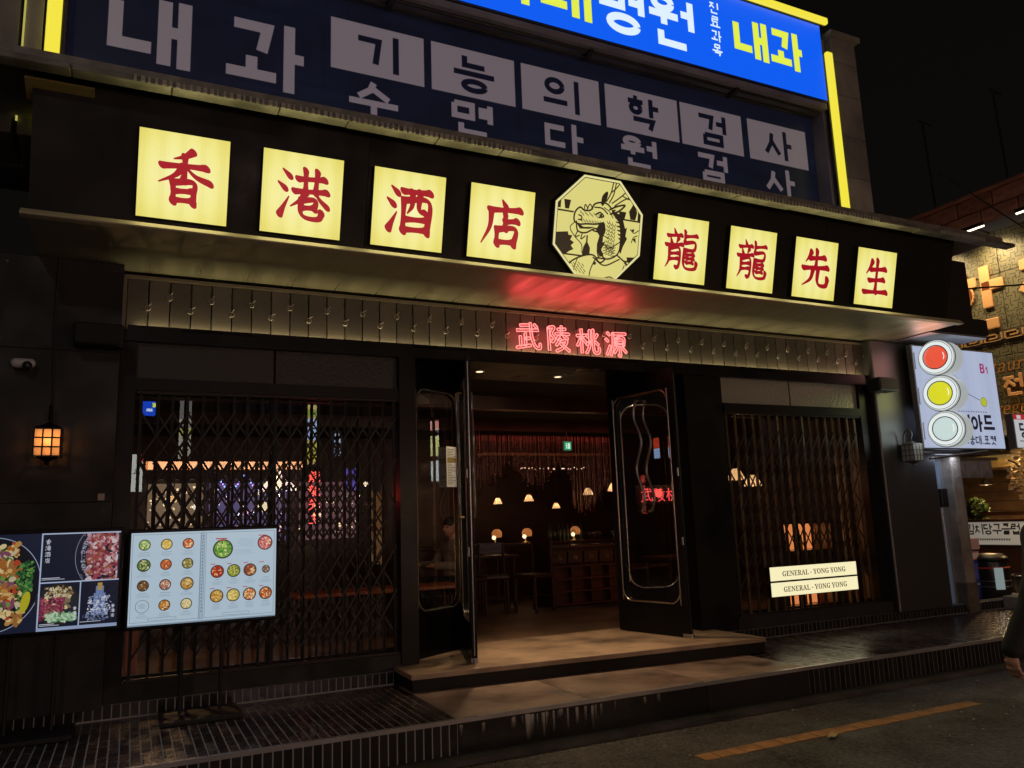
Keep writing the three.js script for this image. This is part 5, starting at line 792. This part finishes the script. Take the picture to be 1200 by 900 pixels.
farSign('market_banner', 'long orange banner sign over the market across the street', 'banner', 0.3, 4.1, 3.17, 3.38, (g, W, H) => { fill(g, W, H, '#d8884a'); drawHangul(g, '홍대 먹거리 포차 거리', 20, H * 0.15, H * 0.7, 3, '#7a2a10', 1.6); }, 8);
farSign('market_sign', 'small blue sign across the street high on the left', 'sign', 0.16, 0.5, 4.5, 4.86, (g, W, H) => { fill(g, W, H, '#1c4ad0'); g.fillStyle = '#d8e85a'; g.fillRect(0, H * 0.1, W * 0.3, H * 0.3); g.fillStyle = '#cfe0ff'; g.fillRect(W * 0.3, H * 0.5, W * 0.4, H * 0.2); }, 6);
farSign('market_sign', 'white upright sign across the street at the far left', 'sign', -0.05, 0.24, 2.65, 3.55, (g, W, H) => { fill(g, W, H, '#c9cdbf'); g.fillStyle = '#b03040'; g.fillRect(0, 0, W * 0.5, H * 0.2); drawHangul(g, '주', 30, H * 0.4, 90, 14, '#22262a'); }, 5);
farSign('market_sign', 'tall pale panel sign across the street beside the banner', 'sign', 1.02, 1.3, 3.45, 5.1, (g, W, H) => { fill(g, W, H, '#b9b8a0'); g.fillStyle = '#7a7a78'; g.fillRect(0, 0, W, H * 0.4); g.fillStyle = '#caca60'; g.fillRect(0, H * 0.55, W, H * 0.1); for (let i = 0; i < 8; i++) { g.fillStyle = '#44464a'; g.fillRect(12, H * 0.45 + i * 30, W * 0.6, 8); } }, 3.5);
farSign('market_sign', 'tall stack of yellow and blue signs across the street', 'sign', 4.18, 4.44, 3.3, 5.05, (g, W, H) => { fill(g, W, H, '#b9a070'); [['#c8b878', 0, 0.16], ['#8aa040', 0.16, 0.12], ['#a8c8f0', 0.3, 0.34], ['#c8c040', 0.66, 0.3]].forEach(([c, a, b]) => { g.fillStyle = c; g.fillRect(0, a * H, W, b * H - 6); g.fillStyle = '#2a3040'; g.fillRect(14, (a + b * 0.4) * H, W * 0.6, 12); }); }, 5);
farSign('market_sign', 'small pale blue sign across the street right of the stack', 'sign', 4.85, 5.1, 3.5, 4.2, (g, W, H) => { fill(g, W, H, '#223048'); for (let i = 0; i < 4; i++) { g.fillStyle = '#c8d8f0'; g.fillRect(20, 20 + i * H / 4, W * 0.7, H / 7); } }, 4);
farSign('market_sign', 'violet panel sign across the street behind the gate', 'sign', 5.2, 5.5, 2.6, 3.2, (g, W, H) => { fill(g, W, H, '#6a58c8'); g.fillStyle = '#2a2458'; g.fillRect(W * 0.4, 0, W * 0.1, H); g.fillRect(0, H * 0.5, W, H * 0.06); }, 4);
farSign('market_sign', 'red over blue banner across the street, mirrored in the right door', 'sign', -2.2, -0.85, 3.42, 4.06, (g, W, H) => { fill(g, W, H, '#d8482a'); g.fillStyle = '#a8c4f0'; g.fillRect(0, H * 0.52, W, H); drawHangul(g, '한식뷔페', 30, H * 0.1, H * 0.32, 7, '#3a1410', 1.4); drawHangul(g, '영업중', 40, H * 0.6, H * 0.25, 5, '#2a3a6a', 1.4); }, 5, FZ + 0.1);
farSign('shop_window', 'broad warm lit shopfront across the street', 'shopfront', 6.0, 10.5, 0.6, 2.6, (g, W, H) => { fill(g, W, H, '#c98a52'); for (let i = 0; i < 6; i++) { g.fillStyle = '#5a3418'; g.fillRect(i * W / 6, 0, 8, H); } for (let i = 0; i < 40; i++) { g.fillStyle = ['#8a5228', '#e0b070', '#6a3a1c'][i % 3]; g.fillRect(rnd() * W, H * rr(0.3, 0.9), rr(6, 24), rr(8, 40)); } }, 1.2, FZ + 0.4);
areaLight('shop_window_light', lin(1, 0.62, 0.38), 8, 4.4, 1.9, [8.25, 1.6, FZ + 0.36], [5, 0, 2]);
areaLight('market_banner_light', lin(1, 0.6, 0.34), 5, 3.7, 0.18, [2.2, 3.275, FZ - 0.04], [2.2, 1.2, 2]);
{ const t = thing('market_umbrella', 'pink and cream striped market umbrella lit from within, across the street', 'umbrella', [3.42, 0, FZ - 0.15]), N = 12, A = [], B = [];
  for (let i = 0; i < N; i++) { const g = new THREE.ConeGeometry(0.5, 0.56, 3, 1, true, i * 6.2832 / N, 6.2832 / N); (i % 2 ? A : B).push(g); }
  part('canopy', A, glow(lin(0.9, 0.6, 0.62), 12), t, [0, 2.9, 0]); part('canopy_stripe', B, glow(lin(0.85, 0.72, 0.45), 12), t, [0, 2.9, 0]); part('pole', rod([0, 0, 0], [0, 3.2, 0], 0.025), steel, t); pointLight('market_umbrella_light', lin(1, 0.75, 0.6), 1.5, [3.42, 2.5, FZ - 0.15], 2); }
{ const t = thing('string_light', 'blue and violet string lights hung across the market', 'string lights', [0, 0, FZ - 0.05]), a = [], b = [], w = [];
  for (let s = 0; s < 3; s++) { const x0 = 1.9 + s * 0.72, P = []; for (let i = 0; i <= 16; i++) { const u = i / 16, p = [x0 + u * 0.72, 3.1 - 0.42 * Math.sin(Math.PI * u) - s * 0.03, 0]; P.push(p); (i % 2 ? a : b).push(new THREE.SphereGeometry(0.022, 6, 5).translate(...p)); } w.push(tube(P, 0.006, 30, 4)); }
  part('blue_bulb', a, glow(lin(0.25, 0.35, 1), 18), t).userData.kind = 'stuff'; part('violet_bulb', b, glow(lin(0.6, 0.3, 1), 18), t).userData.kind = 'stuff'; part('wire', w, blackSatin, t); }
for (const [x, y, r, c, l] of [[3.03, 2.22, 0.13, lin(1, 0.85, 0.5), 'round yellow globe lamp across the street'], [0.95, 2.45, 0.09, lin(1, 0.6, 0.25), 'orange globe lamp across the street'], [1.45, 2.25, 0.07, lin(1, 0.9, 0.75), 'white globe lamp low across the street'], [5.7, 2.75, 0.07, lin(1, 0.8, 0.55), 'small warm globe lamp across the street']]) { const t = thing('globe_lamp', l, 'lamp', [x, y, FZ - 0.2], 'globe lamps across the street'); part('globe', new THREE.SphereGeometry(r, 16, 12), glow(c, 7), t); part('stem', rod([0, r, 0], [0, r + 0.5, 0], 0.012), darkMetal, t); pointLight('globe_lamp_light', c, 0.9, [x, y, FZ - 0.2], r * 50); }
for (const [x, w, c, l, s] of [[1.0, 1.3, lin(0.5, 0.33, 0.2), 'added market stall with a warm glow panel at the left of the mirrored street', 3], [2.75, 1.9, lin(0.24, 0.2, 0.5), 'added market stall with a violet glow panel under the string lights', 5], [4.8, 1.6, lin(0.34, 0.16, 0.2), 'added market stall with a rosy glow panel beside the sign stack', 9]]) {
  const t = thing('added_stall', l, 'stall', [x, 0, FZ + 0.1], 'added market stalls across the street'), k = s;  // stall added to brighten the street mirrored behind the gate bars
  part('added_glow_panel', rbx(w, 1.5, 0.05, 0.01), glow(c, 2.6), t, [0, 2.1, 0.2]); part('counter', rbx(w, 0.9, 0.5, 0.02), woodD, t, [0, 0.45, -0.1]); part('roof_board', rbx(w + 0.1, 0.06, 0.8, 0.01), darkMetal, t, [0, 2.95, 0]);
  for (const e of [-1, 1]) part('pole', rod([e * w / 2, 0, -0.3], [e * w / 2, 2.95, -0.3], 0.025), darkMetal, t);
  const sets = [[], [], []]; for (let i = 0; i < 54; i++) { const q = new THREE.SphereGeometry(rr(0.012, 0.04), 7, 5); q.translate(rr(-w / 2, w / 2), rr(1.35, 2.8), rr(-0.25, 0.1)); sets[(i * k) % 3].push(q); }
  [lin(1, 0.72, 0.4), lin(0.8, 0.86, 1), lin(0.9, 0.35, 0.5)].forEach((q, i) => sets[i].length && (part('goods_lamp', sets[i], glow(q, 9), t).userData.kind = 'stuff'));
  const boxes = []; for (let i = 0; i < 16; i++) { const h = rr(0.1, 0.4); boxes.push(bx(-w / 2 + i * w / 16, -w / 2 + i * w / 16 + w / 20, 0.9, 0.9 + h, -0.2, -0.1)); } part('goods', boxes, M({ color: lin(0.4, 0.3, 0.26), roughness: 0.6 }), t).userData.kind = 'stuff';
}
{ // unseen street lamp, added as fill for the road and upper storey
  const t = thing('added_street_lamp', 'added cool white street lamp behind the camera, out of view', 'street lamp', [-3.2, 0, 12.6]);
  part('pole', rod([0, 0, 0], [0, 7.6, 0], 0.07, 12, 0.045), darkMetal, t); part('arm', tube([[0, 7.5, 0], [0.1, 7.8, -0.4], [0.2, 7.85, -1.4]], 0.035, 20, 8), darkMetal, t);
  part('head', rbx(0.26, 0.1, 0.6, 0.03), darkMetal, t, [0.22, 7.85, -1.6]); part('lamp_lens', rbx(0.2, 0.02, 0.48, 0.006), glow(lin(0.85, 0.86, 1), 3), t, [0.22, 7.792, -1.6]);
  spotLight('added_street_lamp_light', lin(1, 0.88, 0.8), 20, [-2.98, 7.74, 11.0], [1.6, 1.5, 1.5], 1.15, 0.8, 12);
}
// ---------- people ----------
function sdf(bones, center, half, res, k = 0.03) {
  const mc = new MarchingCubes(res, black, false, false, 160000), n = res, h = n / 2; mc.isolation = 0;
  for (let z = 0; z < n; z++) for (let y = 0; y < n; y++) for (let x = 0; x < n; x++) {
    const px = (x - h) / h * half + center[0], py = (y - h) / h * half + center[1], pz = (z - h) / h * half + center[2]; let d = 1;
    for (const [ax, ay, az, ra, bx_, by, bz, rb] of bones) {
      const ux = bx_ - ax, uy = by - ay, uz = bz - az, vx = px - ax, vy = py - ay, vz = pz - az, t = Math.max(0, Math.min(1, (vx * ux + vy * uy + vz * uz) / (ux * ux + uy * uy + uz * uz || 1))), ex = vx - ux * t, ey = vy - uy * t, ez = vz - uz * t, e = Math.sqrt(ex * ex + ey * ey + ez * ez) - (ra + (rb - ra) * t);
      const q = Math.max(k - Math.abs(d - e), 0) / k; d = Math.min(d, e) - q * q * k * 0.25;
    }
    mc.field[x + y * n + z * n * n] = -d;
  }
  mc.update();
  const g = new THREE.BufferGeometry(), P = new Float32Array(mc.count * 3);
  for (let i = 0; i < mc.count; i++) for (let c = 0; c < 3; c++) P[i * 3 + c] = mc.positionArray[i * 3 + c] * half + center[c];
  g.setAttribute('position', new THREE.BufferAttribute(P, 3));
  const m = mergeVertices(g, 1e-5); m.computeVertexNormals(); m.setAttribute('uv', new THREE.BufferAttribute(new Float32Array(m.attributes.position.count * 2), 2)); return m;
}
const skin = M({ color: lin(0.5, 0.27, 0.19), roughness: 0.55 }), coatM = M({ color: lin(0.012, 0.012, 0.014), roughness: 0.8 }), hairM = M({ color: lin(0.01, 0.009, 0.008), roughness: 0.5 });
function handBones(w, s, curl) { // hanging hand of side s, fingers down, palm towards the body
  const [x, y, z] = w, B = [[x, y, z, 0.027, x - s * 0.004, y - 0.05, z, 0.032]];
  for (const o of [-0.026, -0.009, 0.009, 0.026]) B.push([x, y - 0.035, z + o * 0.7, 0.015, x - s * 0.004, y - 0.093, z + o, 0.0115]);
  [[-0.03, 0.7], [-0.0105, 0.92], [0.0105, 1], [0.03, 0.9]].forEach(([o, L], i) => { let p = [x - s * 0.004, y - 0.093, z + o], a = 0.18 + i * 0.02; [0.042, 0.03, 0.022].forEach((l, j) => { a += curl * [0.25, 0.55, 0.45][j] * (1.25 - 0.1 * i); const q = [p[0] - s * Math.sin(a) * l * L, p[1] - Math.cos(a) * l * L, p[2] + o * 0.04]; B.push([...p, 0.0098 - j * 0.001, ...q, 0.009 - j * 0.001]); p = q; }); });
  B.push([x - s * 0.006, y - 0.03, z + 0.02, 0.014, x - s * 0.02, y - 0.06, z + 0.045, 0.0125], [x - s * 0.02, y - 0.06, z + 0.045, 0.0125, x - s * 0.03, y - 0.095, z + 0.048, 0.0095]);
  return B;
}
const headBones = (c) => [[c[0], c[1] - 0.04, c[2] + 0.025, 0.068, c[0], c[1] + 0.03, c[2] - 0.005, 0.09], [c[0], c[1] - 0.075, c[2] + 0.05, 0.035, c[0], c[1] - 0.03, c[2] + 0.06, 0.04], [c[0], c[1] + 0.01, c[2] + 0.088, 0.01, c[0], c[1] - 0.018, c[2] + 0.108, 0.013], [c[0] - 0.085, c[1] + 0.01, c[2], 0.012, c[0] - 0.088, c[1] - 0.03, c[2] + 0.005, 0.01], [c[0] + 0.085, c[1] + 0.01, c[2], 0.012, c[0] + 0.088, c[1] - 0.03, c[2] + 0.005, 0.01], [c[0] - 0.03, c[1] + 0.026, c[2] + 0.078, 0.01, c[0] + 0.03, c[1] + 0.026, c[2] + 0.078, 0.01], [c[0] - 0.02, c[1] - 0.045, c[2] + 0.09, 0.009, c[0] + 0.02, c[1] - 0.045, c[2] + 0.09, 0.009]];
function face(t, c) { for (const s of [-1, 1]) part('eye', new THREE.SphereGeometry(0.011, 10, 8), M({ color: lin(0.05, 0.03, 0.025), roughness: 0.2 }), t, [c[0] + s * 0.032, c[1] + 0.008, c[2] + 0.083]); part('hair', sdf([[c[0], c[1] + 0.045, c[2] - 0.02, 0.088, c[0], c[1] + 0.055, c[2] + 0.01, 0.085], [c[0], c[1] - 0.02, c[2] - 0.05, 0.062, c[0], c[1] + 0.05, c[2] - 0.03, 0.08]], [c[0], c[1] + 0.03, c[2]], 0.16, 40), hairM, t); }
{ // passer-by at the right frame edge, in a dark coat, one hand hanging
  const t = thing('person', 'person in a dark coat cut by the right frame edge, one hand hanging', 'person', [5.15, 0, 4.0]); t.rotation.y = Math.PI;
  const H = [0, 1.62, 0.03], wl = [0.5, 0.76, 0.06], wr = [-0.27, 0.86, 0.1];
  const arm = (s, w, e) => [[s * 0.18, 1.41, 0, 0.058, e[0], e[1], e[2], 0.043], [e[0], e[1], e[2], 0.042, w[0], w[1], w[2], 0.028]];
  const el = [0.36, 1.1, -0.05], er = [-0.25, 1.12, -0.06];
  const legs = [1, -1].flatMap((s) => [[s * 0.09, 0.92, 0, 0.095, s * 0.1, 0.5, 0.02 + s * 0.05, 0.06], [s * 0.1, 0.5, 0.02 + s * 0.05, 0.058, s * 0.1, 0.09, -0.02 + s * 0.08, 0.04], [s * 0.1, 0.06, -0.03 + s * 0.08, 0.04, s * 0.11, 0.04, 0.14 + s * 0.08, 0.034]]);
  const torso = [[0, 0.96, 0, 0.13, 0, 1.2, 0, 0.12], [-0.09, 1.34, 0, 0.1, 0.09, 1.34, 0, 0.1], [0, 1.38, 0, 0.08, 0, 1.52, 0.01, 0.055], [-0.15, 1.41, 0, 0.06, 0.15, 1.41, 0, 0.06]];
  const all = [...torso, ...legs, ...arm(1, wl, el), ...arm(-1, wr, er)];
  const body = merge([sdf(all, [0, 0.88, 0], 0.92, 120), sdf(headBones(H), H, 0.16, 60, 0.02), sdf(handBones(wl, 1, 0.95), [wl[0] - 0.03, wl[1] - 0.09, wl[2]], 0.13, 84, 0.008), sdf(handBones(wr, -1, 0.8), [wr[0] + 0.03, wr[1] - 0.09, wr[2]], 0.13, 84, 0.008)]);
  part('body', body, skin, t); face(t, H);
  const grow = (b, d) => b.map((q) => q.map((v, i) => (i === 3 || i === 7 ? v + d : v)));
  const cut = (b, f) => b.map((q) => { const r = [...q]; for (let i = 0; i < 3; i++) r[4 + i] = q[i] + (q[4 + i] - q[i]) * f; return r; });
  part('coat', sdf([...grow(torso.slice(0, 2), 0.045), ...grow(torso.slice(3), 0.03), [0, 1.42, 0, 0.085, 0, 1.47, 0, 0.075], ...grow([arm(1, wl, el)[0], arm(-1, wr, er)[0]], 0.028), ...grow(cut([arm(1, wl, el)[1], arm(-1, wr, er)[1]], 0.95), 0.03), ...[1, -1].map((s) => [s * 0.08, 0.95, 0, 0.15, s * 0.09, 0.62, 0.02, 0.135])], [0, 1.0, 0], 0.62, 100, 0.05), coatM, t);
  part('trousers', sdf(grow(legs.filter((_, i) => i % 3 < 2), 0.02), [0, 0.5, 0], 0.52, 70), M({ color: lin(0.015, 0.015, 0.02), roughness: 0.85 }), t);
  part('shoe', sdf(grow(legs.filter((_, i) => i % 3 === 2), 0.012), [0, 0.12, 0.05], 0.3, 60), M({ color: lin(0.02), roughness: 0.4 }), t);
}
function seated(label, x, y, z, ry, shirt) {
  const t = thing('person', label, 'person', [x, y, z], 'seated guests'); t.rotation.y = ry;
  const H = [0, 1.17, 0.05], W = [[0.16, 0.72, 0.42], [-0.12, 0.72, 0.42]];
  const legs = [1, -1].flatMap((s) => [[s * 0.09, 0.48, 0, 0.09, s * 0.11, 0.5, 0.4, 0.06], [s * 0.11, 0.48, 0.42, 0.056, s * 0.11, 0.08, 0.4, 0.04], [s * 0.11, 0.04, 0.4, 0.038, s * 0.11, 0.035, 0.54, 0.032]]), arms = [1, -1].flatMap((s, i) => [[s * 0.18, 0.95, 0.0, 0.056, s * 0.25, 0.7, 0.12, 0.042], [s * 0.25, 0.7, 0.12, 0.042, ...W[i], 0.028]]);
  const torso = [[0, 0.52, 0, 0.13, 0, 0.76, 0, 0.12], [-0.09, 0.9, 0.01, 0.095, 0.09, 0.9, 0.01, 0.095], [0, 0.92, 0, 0.08, 0, 1.08, 0.03, 0.052]];
  const fingers = W.flatMap((w, i) => [...[-0.03, -0.01, 0.01, 0.03].map((o, j) => [w[0] + o * 0.7, w[1], w[2] + 0.05, 0.014, w[0] + o, w[1] - 0.005, w[2] + 0.12 + [0, 0.012, 0.014, 0.004][j], 0.0085]), [w[0], w[1], w[2], 0.026, w[0], w[1], w[2] + 0.06, 0.03], [w[0] + (i ? 0.02 : -0.02), w[1], w[2] + 0.02, 0.012, w[0] + (i ? 0.05 : -0.05), w[1], w[2] + 0.075, 0.01]]);
  part('body', merge([sdf([...torso, ...legs, ...arms], [0, 0.6, 0.18], 0.66, 84), sdf(headBones(H), H, 0.16, 48, 0.02), sdf(fingers, [0.02, 0.72, 0.49], 0.24, 64, 0.008)]), skin, t); face(t, H);
  const grow = (b, d) => b.map((q) => q.map((v, i) => (i === 3 || i === 7 ? v + d : v)));
  part('shirt', sdf([...grow(torso.slice(0, 2), 0.025), [0, 0.95, 0, 0.08, 0, 0.99, 0.01, 0.07], ...grow(arms, 0.018)], [0, 0.75, 0.15], 0.5, 64), shirt, t);
  part('trousers', sdf(grow(legs.filter((_, i) => i % 3 < 2), 0.018), [0, 0.32, 0.22], 0.4, 54), coatM, t);
  const c = thing('stool', 'dark stool under ' + label.replace('seated ', 'the '), 'stool', [x, y, z]); part('seat', lathe([[0, 0.39], [0.17, 0.39], [0.18, 0.37], [0.17, 0.35], [0, 0.35]], 20), woodD, c); for (let i = 0; i < 4; i++) { const a = i * 1.5708 + 0.78; part('leg', rod([0.17 * Math.cos(a), 0, 0.17 * Math.sin(a)], [0.12 * Math.cos(a), 0.35, 0.12 * Math.sin(a)], 0.015), woodD, c); }
}
seated('seated person in a brownish top behind the left sidelight', 3.75, 0.395, -2.55, -1.3, M({ color: lin(0.22, 0.19, 0.16), roughness: 0.85 }));
seated('seated person in a grey top behind the folded gate', 6.85, 0.395, -1.15, -1.9, M({ color: lin(0.3, 0.27, 0.26), roughness: 0.8 }));
// ---------- litter on the road ----------
{ const g = new THREE.PlaneGeometry(0.13, 0.05, 6, 3).rotateX(-Math.PI / 2), p = g.attributes.position; for (let i = 0; i < p.count; i++) p.setY(i, 0.008 + rr(0, 0.014)); g.computeVertexNormals(); tag(part('crushed_wrapper', g, M({ color: lin(0.6, 0.42, 0.15), roughness: 0.6 }), scene, [4.62, 0.004, 2.56], [0, 0.5, 0]), 'crushed yellowish wrapper beside the painted road line', 'litter'); }
{ const P = []; for (let i = 0; i < 90; i++) { const g = new THREE.IcosahedronGeometry(rr(0.004, 0.014), 0); g.scale(1, 0.5, 1); g.translate(rr(1.5, 9), 0.004, rr(1.75, 3.4)); P.push(g); } const m = part('gravel_specks', P, M({ color: lin(0.4, 0.36, 0.3), roughness: 0.8 }), scene); tag(m, 'scattered pale grit and crumbs on the road along the kerb', 'grit'); m.userData.kind = 'stuff'; }

renderer.render(scene, camera);
